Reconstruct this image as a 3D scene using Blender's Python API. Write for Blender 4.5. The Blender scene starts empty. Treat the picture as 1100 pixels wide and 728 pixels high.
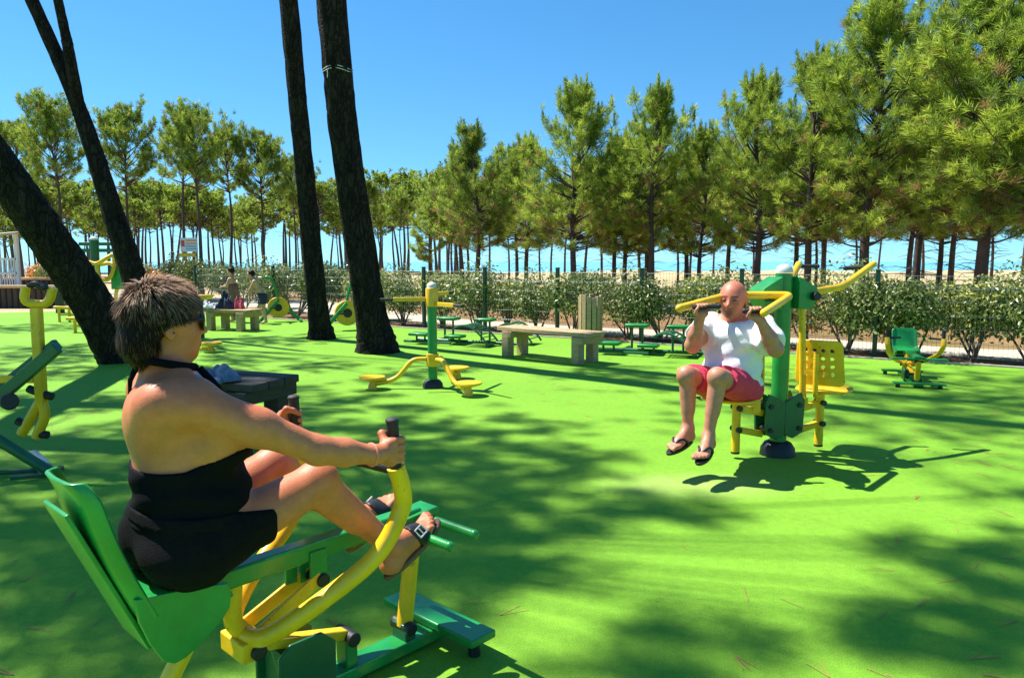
import bpy, math, random
import numpy as np
from mathutils import Vector, Matrix
random.seed(7); np.random.seed(7)
scene = bpy.context.scene
col = scene.collection
R = math.radians

# ------------------------------------------------------------------ camera
PITCH = R(6.0); FPX = 800.0; EYE = 1.4
cam_d = bpy.data.cameras.new('camera'); cam = bpy.data.objects.new('camera', cam_d); col.objects.link(cam)
cam.location = (0, 0, EYE); cam.rotation_euler = (R(90) - PITCH, 0, 0)
cam_d.sensor_width = 36; cam_d.lens = 36 * FPX / 1100; cam_d.clip_end = 9000; cam_d.clip_start = .05
scene.camera = cam
# ------------------------------------------------------------------ sky and sun
SUN_AZ = math.atan2(-.92, .39); SUN_EL = R(59)
world = bpy.data.worlds.new('World'); scene.world = world; world.use_nodes = True
wn = world.node_tree.nodes; wl = world.node_tree.links
bg = wn['Background']; sky = wn.new('ShaderNodeTexSky'); sky.sky_type = 'NISHITA'; sky.sun_disc = False
sky.sun_elevation = SUN_EL; sky.sun_rotation = SUN_AZ % (2 * math.pi)
sky.air_density = 1.0; sky.dust_density = 0; sky.ozone_density = 2.5; sky.altitude = 0
hs = wn.new('ShaderNodeHueSaturation'); hs.inputs['Saturation'].default_value = 1.25
wtc = wn.new('ShaderNodeTexCoord'); wad = wn.new('ShaderNodeVectorMath'); wad.operation = 'ADD'; wad.inputs[1].default_value = (0, 0, .085)   # clear sea air: thin horizon haze
wno = wn.new('ShaderNodeVectorMath'); wno.operation = 'NORMALIZE'; wl.new(wtc.outputs['Generated'], wad.inputs[0]); wl.new(wad.outputs[0], wno.inputs[0]); wl.new(wno.outputs[0], sky.inputs[0])
wl.new(sky.outputs[0], hs.inputs['Color']); wm = wn.new('ShaderNodeMix'); wm.data_type = 'RGBA'; wm.blend_type = 'MULTIPLY'; wm.inputs['Factor'].default_value = 1; wm.inputs['B'].default_value = (.80, 1.10, 1.10, 1)
wl.new(hs.outputs[0], wm.inputs['A']); wl.new(wm.outputs['Result'], bg.inputs[0]); bg.inputs[1].default_value = .088
sd = bpy.data.lights.new('sun', 'SUN'); sun = bpy.data.objects.new('sun', sd); col.objects.link(sun)
sd.energy = 5.0; sd.angle = R(.53); sd.color = (1, .955, .88)
sdir = Vector((math.sin(SUN_AZ) * math.cos(SUN_EL), math.cos(SUN_AZ) * math.cos(SUN_EL), math.sin(SUN_EL)))
sun.rotation_euler = sdir.to_track_quat('Z', 'Y').to_euler(); sun.location = sdir * 40
KX, KY = -sdir.x / sdir.z, -sdir.y / sdir.z        # shadow offset per metre of height
vs = scene.view_settings
vs.view_transform = 'Standard'; vs.look = 'None'; vs.exposure = 1.0; vs.gamma = 1; vs.use_curve_mapping = False
scene.render.engine = 'CYCLES'
cy = scene.cycles; cy.use_denoising = True; cy.max_bounces = 8; cy.transparent_max_bounces = 8; cy.sample_clamp_indirect = 6

# ------------------------------------------------------------------ survey helpers: picture point + distance -> place
_F = np.array([0, math.cos(PITCH), -math.sin(PITCH)]); _U = np.array([0, math.sin(PITCH), math.cos(PITCH)])
def at(px, py, Y):
    r = _F + (px - 550) / FPX * np.array([1, 0, 0]) + (364 - py) / FPX * _U
    return np.array([0, 0, EYE]) + r * (Y / r[1])
def ground(px, py):
    r = _F + (px - 550) / FPX * np.array([1, 0, 0]) + (364 - py) / FPX * _U
    return np.array([0, 0, EYE]) + r * (-EYE / r[2])

# ------------------------------------------------------------------ materials
def mat(name, c, rough=.5, var=.12, scale=6, bump=.0, bscale=60, metal=0, spec=.5, c2=None, stretch=None, attr=None, trans=0, coat=0, sss=0, wear=0):
    m = bpy.data.materials.new(name); m.use_nodes = True
    n = m.node_tree.nodes; l = m.node_tree.links; b = n['Principled BSDF']
    tc = n.new('ShaderNodeTexCoord'); src = tc.outputs['Object']
    if stretch:
        mp = n.new('ShaderNodeMapping'); mp.inputs['Scale'].default_value = stretch; l.new(src, mp.inputs[0]); src = mp.outputs[0]
    nz = n.new('ShaderNodeTexNoise'); nz.inputs['Scale'].default_value = scale; nz.inputs['Detail'].default_value = 6; nz.inputs['Roughness'].default_value = .65
    l.new(src, nz.inputs['Vector'])
    rmp = n.new('ShaderNodeValToRGB'); e = rmp.color_ramp.elements
    lo = c2 if c2 else tuple(x * (1 - var) for x in c); hi = c if c2 else tuple(min(1, x * (1 + var)) for x in c)
    e[0].position = .3; e[1].position = .7; e[0].color = (*lo, 1); e[1].color = (*hi, 1)
    l.new(nz.outputs['Fac'], rmp.inputs[0]); out = rmp.outputs[0]
    if attr:
        a = n.new('ShaderNodeVertexColor'); a.layer_name = attr
        mx = n.new('ShaderNodeMix'); mx.data_type = 'RGBA'; mx.blend_type = 'MULTIPLY'; mx.inputs['Factor'].default_value = 1
        l.new(out, mx.inputs['A']); l.new(a.outputs['Color'], mx.inputs['B']); out = mx.outputs['Result']
    if wear:                                                        # scuffs and small chips in the paint
        zw = n.new('ShaderNodeTexNoise'); zw.inputs['Scale'].default_value = 26; zw.inputs['Detail'].default_value = 8; zw.inputs['Roughness'].default_value = .75; l.new(src, zw.inputs[0])
        rw = n.new('ShaderNodeMapRange'); rw.inputs['From Min'].default_value = .66 - wear * .06; rw.inputs['From Max'].default_value = .70 - wear * .04; l.new(zw.outputs['Fac'], rw.inputs['Value'])
        mw = n.new('ShaderNodeMix'); mw.data_type = 'RGBA'; mw.inputs['B'].default_value = (.16, .12, .085, 1); l.new(rw.outputs[0], mw.inputs['Factor']); l.new(out, mw.inputs['A']); out = mw.outputs['Result']
    l.new(out, b.inputs['Base Color'])
    b.inputs['Roughness'].default_value = rough; b.inputs['Metallic'].default_value = metal; b.inputs['Specular IOR Level'].default_value = spec
    b.inputs['Coat Weight'].default_value = coat; b.inputs['Coat Roughness'].default_value = .15
    if sss:
        b.inputs['Subsurface Weight'].default_value = sss; b.inputs['Subsurface Radius'].default_value = (.9, .35, .2); b.inputs['Subsurface Scale'].default_value = .012
    rr = n.new('ShaderNodeMapRange'); rr.inputs['To Min'].default_value = max(.03, rough - .12); rr.inputs['To Max'].default_value = min(1, rough + .15)
    l.new(nz.outputs['Fac'], rr.inputs['Value']); l.new(rr.outputs[0], b.inputs['Roughness'])
    if bump:
        z2 = n.new('ShaderNodeTexNoise'); z2.inputs['Scale'].default_value = bscale; z2.inputs['Detail'].default_value = 5
        l.new(src, z2.inputs['Vector']); h = z2.outputs['Fac']
        bp = n.new('ShaderNodeBump'); bp.inputs['Strength'].default_value = bump; bp.inputs['Distance'].default_value = .02
        l.new(h, bp.inputs['Height']); l.new(bp.outputs[0], b.inputs['Normal'])
    if trans:
        t = n.new('ShaderNodeBsdfTranslucent'); l.new(out, t.inputs[0])
        ms = n.new('ShaderNodeMixShader'); ms.inputs[0].default_value = trans
        l.new(b.outputs[0], ms.inputs[1]); l.new(t.outputs[0], ms.inputs[2]); l.new(ms.outputs[0], n['Material Output'].inputs[0])
    return m
M = {}
M['green'] = mat('green_paint', (.008, .235, .042), .36, .22, 7, .05, 180, coat=.2, wear=.5)
M['dgreen'] = mat('dark_green_paint', (.006, .10, .035), .4, .22, 7, .05, 180, coat=.1, wear=.6)
M['yellow'] = mat('yellow_paint', (.84, .48, .008), .38, .18, 8, .05, 160, coat=.15, wear=.6)
M['orange'] = mat('orange_plastic', (.80, .30, .01), .4, .1, 11)
M['black'] = mat('black_rubber', (.012, .012, .013), .5, .3, 30, .1, 200)
M['grip'] = mat('foam_grip', (.016, .016, .018), .6, .3, 60, .3, 260)
M['steel'] = mat('steel', (.45, .46, .48), .3, .2, 20, metal=1)
M['cap'] = mat('pale_cap', (.62, .62, .58), .5, .15, 20)
M['wood'] = mat('weathered_wood', (.58, .40, .215), .8, .3, 4, .5, 30, stretch=(3, 3, 14), c2=(.34, .225, .115))
M['woodd'] = mat('dark_wood', (.085, .066, .05), .75, .3, 4, .5, 30, stretch=(3, 3, 14), c2=(.04, .032, .027))
M['skinw'] = mat('tanned_skin', (.57, .175, .072), .5, .16, 22, .10, 190, attr='tint', sss=.12)
M['skinm'] = mat('sunburnt_skin', (.52, .21, .12), .48, .18, 26, .10, 190, attr='tint', sss=.1)
M['skinc'] = mat('child_skin', (.55, .30, .19), .5, .1, 14, attr='tint')
M['swim'] = mat('black_swim_fabric', (.0035, .004, .006), .85, .3, 40, .2, 300, spec=.12)
M['denim'] = mat('black_denim', (.006, .006, .0075), .9, .4, 50, .4, 350, spec=.12)
M['shirt'] = mat('white_cotton', (.76, .76, .79), .9, .04, 12, .25, 26)
M['red'] = mat('red_cotton', (.66, .032, .085), .8, .2, 14, .4, 40)
M['hair'] = mat('brown_hair', (1, 1, 1), .5, .1, 30, attr='tint', spec=.10)
M['jean'] = mat('blue_denim', (.20, .29, .42), .9, .5, 14, .5, 120, c2=(.05, .08, .14))
M['towel'] = mat('pale_cloth', (.6, .6, .64), .9, .3, 12, .5, 100)
M['navy'] = mat('navy_cloth', (.02, .025, .06), .8, .3, 12, .3, 60)
M['mauve'] = mat('mauve_cloth', (.2, .10, .10), .9, .3, 8, .3, 60)
M['pink'] = mat('pink_cloth', (.5, .08, .12), .9, .3, 8, .3, 60)
M['lens'] = mat('sunglass_lens', (.01, .01, .012), .06, .1, 5)
M['cork'] = mat('cork_sole', (.16, .085, .05), .8, .2, 30, .3, 200)
M['white'] = mat('white_paint', (.7, .71, .70), .5, .08, 6)
M['foil'] = mat('roof_board', (.45, .36, .25), .7, .2, 8)
M['bark'] = mat('pine_bark', (.045, .034, .027), .95, .3, 5, .0, 14, stretch=(1.6, 1.6, .5), c2=(.012, .010, .009), spec=.12)
def plated(m, sc, dist):
    n = m.node_tree.nodes; l = m.node_tree.links; b = n['Principled BSDF']; tc = n.new('ShaderNodeTexCoord'); mp = n.new('ShaderNodeMapping'); mp.inputs['Scale'].default_value = (1, 1, .38); l.new(tc.outputs['Object'], mp.inputs[0])
    wz = n.new('ShaderNodeTexNoise'); wz.inputs['Scale'].default_value = sc * .7; l.new(mp.outputs[0], wz.inputs[0]); mx = n.new('ShaderNodeMix'); mx.data_type = 'RGBA'; mx.inputs['Factor'].default_value = .22; l.new(mp.outputs[0], mx.inputs['A']); l.new(wz.outputs['Color'], mx.inputs['B'])
    v = n.new('ShaderNodeTexVoronoi'); v.feature = 'DISTANCE_TO_EDGE'; v.inputs['Scale'].default_value = sc; l.new(mx.outputs['Result'], v.inputs['Vector'])
    r = n.new('ShaderNodeMapRange'); r.inputs['From Max'].default_value = .16; l.new(v.outputs['Distance'], r.inputs['Value'])
    nz = n.new('ShaderNodeTexNoise'); nz.inputs['Scale'].default_value = 60; l.new(tc.outputs['Object'], nz.inputs[0]); ad = n.new('ShaderNodeMath'); ad.operation = 'MULTIPLY_ADD'; ad.inputs[1].default_value = .4; l.new(nz.outputs['Fac'], ad.inputs[0]); l.new(r.outputs[0], ad.inputs[2])
    bp = n.new('ShaderNodeBump'); bp.inputs['Strength'].default_value = .9; bp.inputs['Distance'].default_value = dist; l.new(ad.outputs[0], bp.inputs['Height']); l.new(bp.outputs[0], b.inputs['Normal'])
    src = b.inputs['Base Color'].links[0].from_socket; m2 = n.new('ShaderNodeMix'); m2.data_type = 'RGBA'; m2.blend_type = 'MULTIPLY'; m2.inputs['Factor'].default_value = .45; l.new(src, m2.inputs['A']); l.new(r.outputs[0], m2.inputs['B']); l.new(m2.outputs['Result'], b.inputs['Base Color'])
plated(M['bark'], 13, .03)
M['barkf'] = mat('far_bark', (.10, .07, .055), .9, .3, 5, .4, 14, c2=(.05, .037, .03))
M['needle'] = mat('pine_needles', (1, 1, 1), .42, .12, 3, attr='tint', trans=.5, spec=.35)
M['leaf'] = mat('shrub_leaves', (1, 1, 1), .28, .1, 3, attr='tint', trans=.25, spec=.3)
M['stem'] = mat('shrub_stems', (.14, .095, .06), .85, .3, 20)
M['wire'] = mat('galvanised_wire', (.30, .36, .33), .4, .1, 20, metal=.6)
M['pale'] = mat('concrete_kerb', (.42, .38, .30), .85, .2, 8, .3, 50)
M['litter'] = mat('dry_needles', (.36, .17, .06), .7, .3, 5)
M['alu'] = mat('rope', (.5, .5, .48), .8, .2, 20)

# ------------------------------------------------------------------ mesh builder
def fillet(pts, r, n=6):
    pts = [np.array(p, float) for p in pts]; out = [pts[0]]
    for i in range(1, len(pts) - 1):
        a, b, c = pts[i - 1], pts[i], pts[i + 1]
        d1 = np.linalg.norm(a - b); d2 = np.linalg.norm(c - b); rr = min(r, d1 * .49, d2 * .49)
        p = b + (a - b) / d1 * rr; q = b + (c - b) / d2 * rr
        for t in np.linspace(0, 1, n): out.append((1 - t) ** 2 * p + 2 * t * (1 - t) * b + t * t * q)
    out.append(pts[-1]); return out
def spline(pts, n=6):
    P = [np.array(p, float) for p in pts]; P = [2 * P[0] - P[1]] + P + [2 * P[-1] - P[-2]]; out = []
    for i in range(1, len(P) - 2):
        a, b, c, d = P[i - 1:i + 3]
        for t in np.linspace(0, 1, n, endpoint=False):
            out.append(.5 * (2 * b + (c - a) * t + (2 * a - 5 * b + 4 * c - d) * t * t + (3 * b - a - 3 * c + d) * t ** 3))
    out.append(P[-2]); return out
WORLD = {}
class MB:
    def __init__(s): s.v = []; s.f = []; s.n = 0; s.c = []
    def add(s, v, f, c=None):
        v = np.asarray(v, float).reshape(-1, 3); s.v.append(v); s.f += [tuple(int(i) + s.n for i in q) for q in f]; s.n += len(v)
        s.c.append(np.tile(c, (len(v), 1)) if c is not None else np.ones((len(v), 3))); return s
    def box(s, c, size, rz=0, Mx=None):
        x, y, z = [k / 2 for k in size]
        v = np.array([(-x, -y, -z), (x, -y, -z), (x, y, -z), (-x, y, -z), (-x, -y, z), (x, -y, z), (x, y, z), (-x, y, z)])
        if Mx is not None: v = v @ np.array(Mx).T
        elif rz: q = np.array([[math.cos(rz), -math.sin(rz), 0], [math.sin(rz), math.cos(rz), 0], [0, 0, 1]]); v = v @ q.T
        return s.add(v + np.array(c), [(3, 2, 1, 0), (4, 5, 6, 7), (0, 1, 5, 4), (1, 2, 6, 5), (2, 3, 7, 6), (3, 0, 4, 7)])
    def bar(s, p, q, w, h, up=(0, 0, 1)):          # square section between two points
        p = np.array(p, float); q = np.array(q, float); d = q - p; L = np.linalg.norm(d); x = d / L
        y = np.cross(up, x)
        if np.linalg.norm(y) < 1e-4: y = np.cross((0, 1, 0), x)
        y /= np.linalg.norm(y); z = np.cross(x, y)
        return s.box((p + q) / 2, (L, w, h), Mx=np.stack([x, y, z], 1))
    def tube(s, pts, r, seg=12, cap=True, ell=1):
        pts = [np.array(p, float) for p in pts]; n = len(pts)
        rs = r if hasattr(r, '__len__') else [r] * n
        T = [pts[min(i + 1, n - 1)] - pts[max(i - 1, 0)] for i in range(n)]; T = [t / (np.linalg.norm(t) + 1e-12) for t in T]
        u = np.cross(T[0], (0, 0, 1)); u = u if np.linalg.norm(u) > .05 else np.cross(T[0], (0, 1, 0)); u /= np.linalg.norm(u)
        V = []; F = []
        for i in range(n):
            u = u - T[i] * (u @ T[i]); u /= np.linalg.norm(u); w = np.cross(T[i], u)
            for k in range(seg):
                a = 2 * math.pi * k / seg; V.append(pts[i] + rs[i] * (math.cos(a) * u + ell * math.sin(a) * w))
        for i in range(n - 1):
            for k in range(seg):
                k2 = (k + 1) % seg; F.append((i * seg + k, i * seg + k2, (i + 1) * seg + k2, (i + 1) * seg + k))
        if cap: F.append(tuple(range(seg - 1, -1, -1))); F.append(tuple((n - 1) * seg + k for k in range(seg)))
        return s.add(V, F)
    def cyl(s, p, q, r, r2=None, seg=16): return s.tube([p, q], [r, r if r2 is None else r2], seg)
    def lathe(s, c, prof, seg=24):
        V = []; F = []; c = np.array(c, float)
        for (r, z) in prof:
            for k in range(seg): a = 2 * math.pi * k / seg; V.append(c + (r * math.cos(a), r * math.sin(a), z))
        for i in range(len(prof) - 1):
            for k in range(seg): k2 = (k + 1) % seg; F.append((i * seg + k, i * seg + k2, (i + 1) * seg + k2, (i + 1) * seg + k))
        F.append(tuple(range(seg - 1, -1, -1))); F.append(tuple((len(prof) - 1) * seg + k for k in range(seg)))
        return s.add(V, F)
    def ball(s, c, r, seg=16, rings=10):
        rr = np.array(r if hasattr(r, '__len__') else (r, r, r)); V = []; F = []
        for i in range(rings + 1):
            t = math.pi * i / rings
            for k in range(seg): a = 2 * math.pi * k / seg; V.append(np.array(c) + rr * (math.sin(t) * math.cos(a), math.sin(t) * math.sin(a), -math.cos(t)))
        for i in range(rings):
            for k in range(seg): k2 = (k + 1) % seg; F.append((i * seg + k, i * seg + k2, (i + 1) * seg + k2, (i + 1) * seg + k))
        return s.add(V, F)
    def prism(s, poly, d):                          # planar polygon (3d points) extruded by vector d
        p = np.array(poly, float); n = len(p); V = np.concatenate([p, p + np.array(d)])
        F = [tuple(range(n - 1, -1, -1)), tuple(range(n, 2 * n))] + [(i, (i + 1) % n, n + (i + 1) % n, n + i) for i in range(n)]
        return s.add(V, F)
    def build(s, name, m, parent=None, smooth=True, bevel=0, tint=False, solid=0, recalc=True):
        v = np.concatenate(s.v)
        if parent is not None:
            r = parent
            while r.parent: r = r.parent
            if r.name in WORLD: v = v - np.array(WORLD[r.name])
        me = bpy.data.meshes.new(name); me.from_pydata(v.tolist(), [], s.f); me.validate()
        if recalc and len(s.f) < 60000:
            import bmesh
            bm = bmesh.new(); bm.from_mesh(me); bmesh.ops.recalc_face_normals(bm, faces=bm.faces); bm.to_mesh(me); bm.free()
        if tint:
            a = me.color_attributes.new('tint', 'FLOAT_COLOR', 'POINT'); c = np.concatenate(s.c)
            a.data.foreach_set('color', np.concatenate([c, np.ones((len(c), 1))], 1).astype('f').ravel())
        o = bpy.data.objects.new(name, me); col.objects.link(o); me.materials.append(m)
        if parent is not None: o.parent = parent
        if smooth:
            me.polygons.foreach_set('use_smooth', [True] * len(me.polygons))
            if smooth != 'all':
                try: me.set_sharp_from_angle(angle=R(38))
                except Exception: pass
        if solid: md = o.modifiers.new('solid', 'SOLIDIFY'); md.thickness = solid; md.offset = 0
        if bevel: md = o.modifiers.new('bevel', 'BEVEL'); md.width = bevel; md.segments = 2; md.limit_method = 'ANGLE'; md.angle_limit = R(40); md.harden_normals = False
        return o
def tag(o, label=None, cat=None, group=None, kind=None):
    if label: o['label'] = label
    if cat: o['category'] = cat
    if group: o['group'] = group
    if kind: o['kind'] = kind
    return o
def thing(name, label, cat, loc=(0, 0, 0), rz=0, group=None, world=False):
    o = bpy.data.objects.new(name, None); col.objects.link(o); o.location = [float(x) for x in loc]; o.rotation_euler = (0, 0, rz)
    o.empty_display_size = .2; tag(o, label, cat, group)
    if world: WORLD[o.name] = [float(x) for x in loc]
    return o
def dup(root, loc, rz=0, label=None, sc=1, group=None):
    def cp(o, par):
        c = o.copy(); col.objects.link(c); c.parent = par
        for ch in o.children: cp(ch, c)
        return c
    r = cp(root, None); r.location = [float(x) for x in loc]; r.rotation_euler = (0, 0, rz); r.scale = (sc, sc, sc) if not hasattr(sc, '__len__') else sc
    if label: r['label'] = label
    if group: r['group'] = group
    return r

# ------------------------------------------------------------------ blended-volume bodies (one continuous surface)
def rotm(ax, ang):
    return np.array(Matrix.Rotation(ang, 3, Vector(ax)))
class Body:
    """prims: ('c', p, q, r1, r2, k) tapered capsule; ('e', c, radii, k[, rot]) ellipsoid; ('s', c, radii, k) carved ellipsoid"""
    def __init__(s, lo, hi, h):
        s.h = h; s.lo = np.array(lo, float); n = np.ceil((np.array(hi) - s.lo) / h).astype(int) + 1; s.n = n
        s.ax = [s.lo[i] + h * np.arange(n[i]) for i in range(3)]
    def field(s, prims, off=0):
        d = np.full(s.n, 1.0, np.float32)
        for p in prims:
            if p[0] == 'c':
                _, a, b, r1, r2, k = p; a = np.array(a, float); b = np.array(b, float); m = max(r1, r2) + k + .045
                lo = np.minimum(a, b) - m; hi = np.maximum(a, b) + m
            else:
                c = np.array(p[1], float); rr = np.array(p[2], float); k = p[3]; m = rr.max() + k + .045; lo = c - m; hi = c + m
            i0 = np.clip(np.floor((lo - s.lo) / s.h).astype(int), 0, s.n); i1 = np.clip(np.ceil((hi - s.lo) / s.h).astype(int) + 1, 0, s.n)
            if (i1 <= i0).any(): continue
            sl = tuple(slice(i0[j], i1[j]) for j in range(3))
            X = np.stack(np.meshgrid(*[s.ax[j][sl[j]] for j in range(3)], indexing='ij'), -1)
            if p[0] == 'c':
                ab = b - a; t = np.clip(((X - a) @ ab) / (ab @ ab + 1e-12), 0, 1)
                e = np.linalg.norm(X - a - t[..., None] * ab, axis=-1) - (r1 + t * (r2 - r1))
            else:
                q = X - c
                if len(p) > 4: q = q @ p[4]
                k0 = np.linalg.norm(q / rr, axis=-1); k1 = np.linalg.norm(q / rr ** 2, axis=-1) + 1e-9; e = k0 * (k0 - 1) / k1
            o = d[sl]
            if p[0] == 's':
                e = -e; hh = np.clip(.5 - .5 * (o - e) / k, 0, 1); d[sl] = o * (1 - hh) + e * hh + k * hh * (1 - hh)
            else:
                hh = np.clip(.5 + .5 * (e - o) / k, 0, 1); d[sl] = e * (1 - hh) + o * hh - k * hh * (1 - hh)
        return d - off
    def grid(s): return np.meshgrid(*s.ax, indexing='ij', sparse=True)
    def mesh(s, d):
        ins = d < 0; n = d.shape; h = s.h
        cs = [(i, j, k) for i in (0, 1) for j in (0, 1) for k in (0, 1)]
        cnt = np.zeros([x - 1 for x in n], np.int8)
        for (i, j, k) in cs: cnt += ins[i:n[0] - 1 + i, j:n[1] - 1 + j, k:n[2] - 1 + k]
        act = (cnt > 0) & (cnt < 8); idx = np.argwhere(act); vid = np.full(act.shape, -1, np.int64); vid[act] = np.arange(len(idx))
        cv = np.stack([d[idx[:, 0] + i, idx[:, 1] + j, idx[:, 2] + k] for (i, j, k) in cs], 1)
        acc = np.zeros((len(idx), 3)); w = np.zeros(len(idx))
        for a in range(8):
            for b in range(a + 1, 8):
                if sum(abs(cs[a][q] - cs[b][q]) for q in range(3)) != 1: continue
                da, db = cv[:, a], cv[:, b]; m = (da < 0) != (db < 0); t = np.where(m, da / (da - db + 1e-12), 0)
                pa = np.array(cs[a], float); pb = np.array(cs[b], float)
                acc += (pa + t[:, None] * (pb - pa)) * m[:, None]; w += m
        v = s.lo + h * (idx + acc / np.maximum(w, 1)[:, None])
        F = []
        for ax in range(3):
            o1, o2 = [(1, 2), (2, 0), (0, 1)][ax]
            sl0 = [slice(1, -1)] * 3; sl1 = [slice(1, -1)] * 3; sl0[ax] = slice(0, n[ax] - 1); sl1[ax] = slice(1, n[ax])
            A = ins[tuple(sl0)]; B = ins[tuple(sl1)]
            for (sel, flip) in ((A & ~B, False), (~A & B, True)):
                e = np.argwhere(sel)
                if not len(e): continue
                off = np.ones(3, int); off[ax] = 0; e = e + off
                q = []
                for (u, w2) in ((-1, -1), (0, -1), (0, 0), (-1, 0)):
                    g = e.copy(); g[:, o1] += u; g[:, o2] += w2; q.append(vid[g[:, 0], g[:, 1], g[:, 2]])
                q = np.stack(q, 1); F.append(q[:, ::-1] if flip else q)
        F = np.concatenate(F); F = F[(F >= 0).all(1)]
        return v, F
def body_obj(name, v, F, m, parent, X, tint=None):
    """v local -> world through X (function), stored in the thing's frame"""
    b = MB(); b.add(X(v), F.tolist())
    if tint is not None: b.c = [tint]
    return b.build(name, m, parent, smooth='all', tint=True, recalc=False)
# ================================================================== THE SETTING
EDGE = lambda x: 14.05 - .67 * x
FEN = lambda x: 14.5 - .67 * x
def sstep(a, b, x): t = np.clip((x - a) / (b - a), 0, 1); return t * t * (3 - 2 * t)
def lump(x, y): return np.sin(x * .31 + 1.3) * np.cos(y * .27) + .6 * np.sin(x * .73 - y * .51 + 2) + .4 * np.cos(x * .17 + y * .93)
def tz(x, y):
    s = y + .67 * x - 14.5; s2 = np.maximum(s, y - 32)
    z = -.03 + (.42 + .16 * sstep(0, 14, x)) * sstep(7, 36, s2) + .07 * lump(x * 1.3, y * 1.3) * sstep(4, 14, s2)
    return z - 10 * sstep(62, 125, y)
gx = np.concatenate([np.linspace(-160, -34, 40), np.linspace(-32, 34, 110), np.linspace(36, 160, 40)])
gy = np.concatenate([np.linspace(-40, 6, 24), np.linspace(7, 70, 140), np.linspace(72, 130, 30)])
GX, GY = np.meshgrid(gx, gy, indexing='ij'); nx, ny = GX.shape
rng = np.random.default_rng(3)
s_ = GY + .67 * GX - 14.5
cS = np.array([.52, .41, .23]); cG = np.array([.34, .25, .10]); cL = np.array([.25, .145, .07]); cV = np.array([.15, .19, .045])
w1 = sstep(8, 20, s_ + 3 * lump(GX * 1.7, GY * 1.7))[..., None]
C = cL * (1 - w1) + cS * w1
g = np.clip(lump(GX * 3.1 + 4, GY * 2.7) * .5 + rng.normal(0, .2, GX.shape), 0, 1)[..., None] * (s_ > 2.4)[..., None]
C = C * (1 - .6 * g) + cG * .6 * g
v_ = np.clip(lump(GX * 4.3, GY * 3.9 + 7) * .6 - .35 + rng.normal(0, .2, GX.shape), 0, 1)[..., None] * ((s_ > 2.2) & (s_ < 9))[..., None]
C = C * (1 - v_) + cV * v_
leftw = (sstep(-9, -11, GX) * sstep(14, 19, GY))[..., None]; C = C * (1 - leftw) + np.array([.50, .36, .22]) * leftw
M['earth'] = mat('sandy_earth', (1, 1, 1), .95, .22, 2.5, .6, 22, attr='tint', spec=.1)
b = MB(); b.add(np.stack([GX, GY, tz(GX, GY)], -1).reshape(-1, 3), [(i * ny + j, (i + 1) * ny + j, (i + 1) * ny + j + 1, i * ny + j + 1) for i in range(nx - 1) for j in range(ny - 1)])
b.c = [C.reshape(-1, 3)]
tag(b.build('terrain', M['earth'], smooth='all', tint=True), kind='structure')

# sea
m = mat('sea_water', (.14, .40, .50), .4, .15, .02, .3, .8, spec=.5); M['sea'] = m
b = MB(); b.add([(-4000, 100, -8.5), (4000, 100, -8.5), (4000, 7000, -8.5), (-4000, 7000, -8.5)], [(0, 1, 2, 3)])
tag(b.build('sea', m), kind='structure')

# path beyond the fence
m = mat('path_sand', (.50, .43, .33), .95, .18, 3, .5, 40, spec=.1)
xs = np.linspace(-30, 14, 60); b = MB(); V = []
for x in xs:
    wob = .12 * math.sin(x * 1.7) + .08 * math.sin(x * 3.9); k = sstep(0, -9, x)
    V.append((x, FEN(x) + .95 + wob + 1.6 * k, -.012)); V.append((x, FEN(x) + 2.55 + .15 * math.sin(x * 2.3 + 1) + 5.5 * k, -.012))
b.add(V, [(2 * i, 2 * i + 2, 2 * i + 3, 2 * i + 1) for i in range(len(xs) - 1)])
po = b.build('path', m); tag(po, kind='structure')

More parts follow.
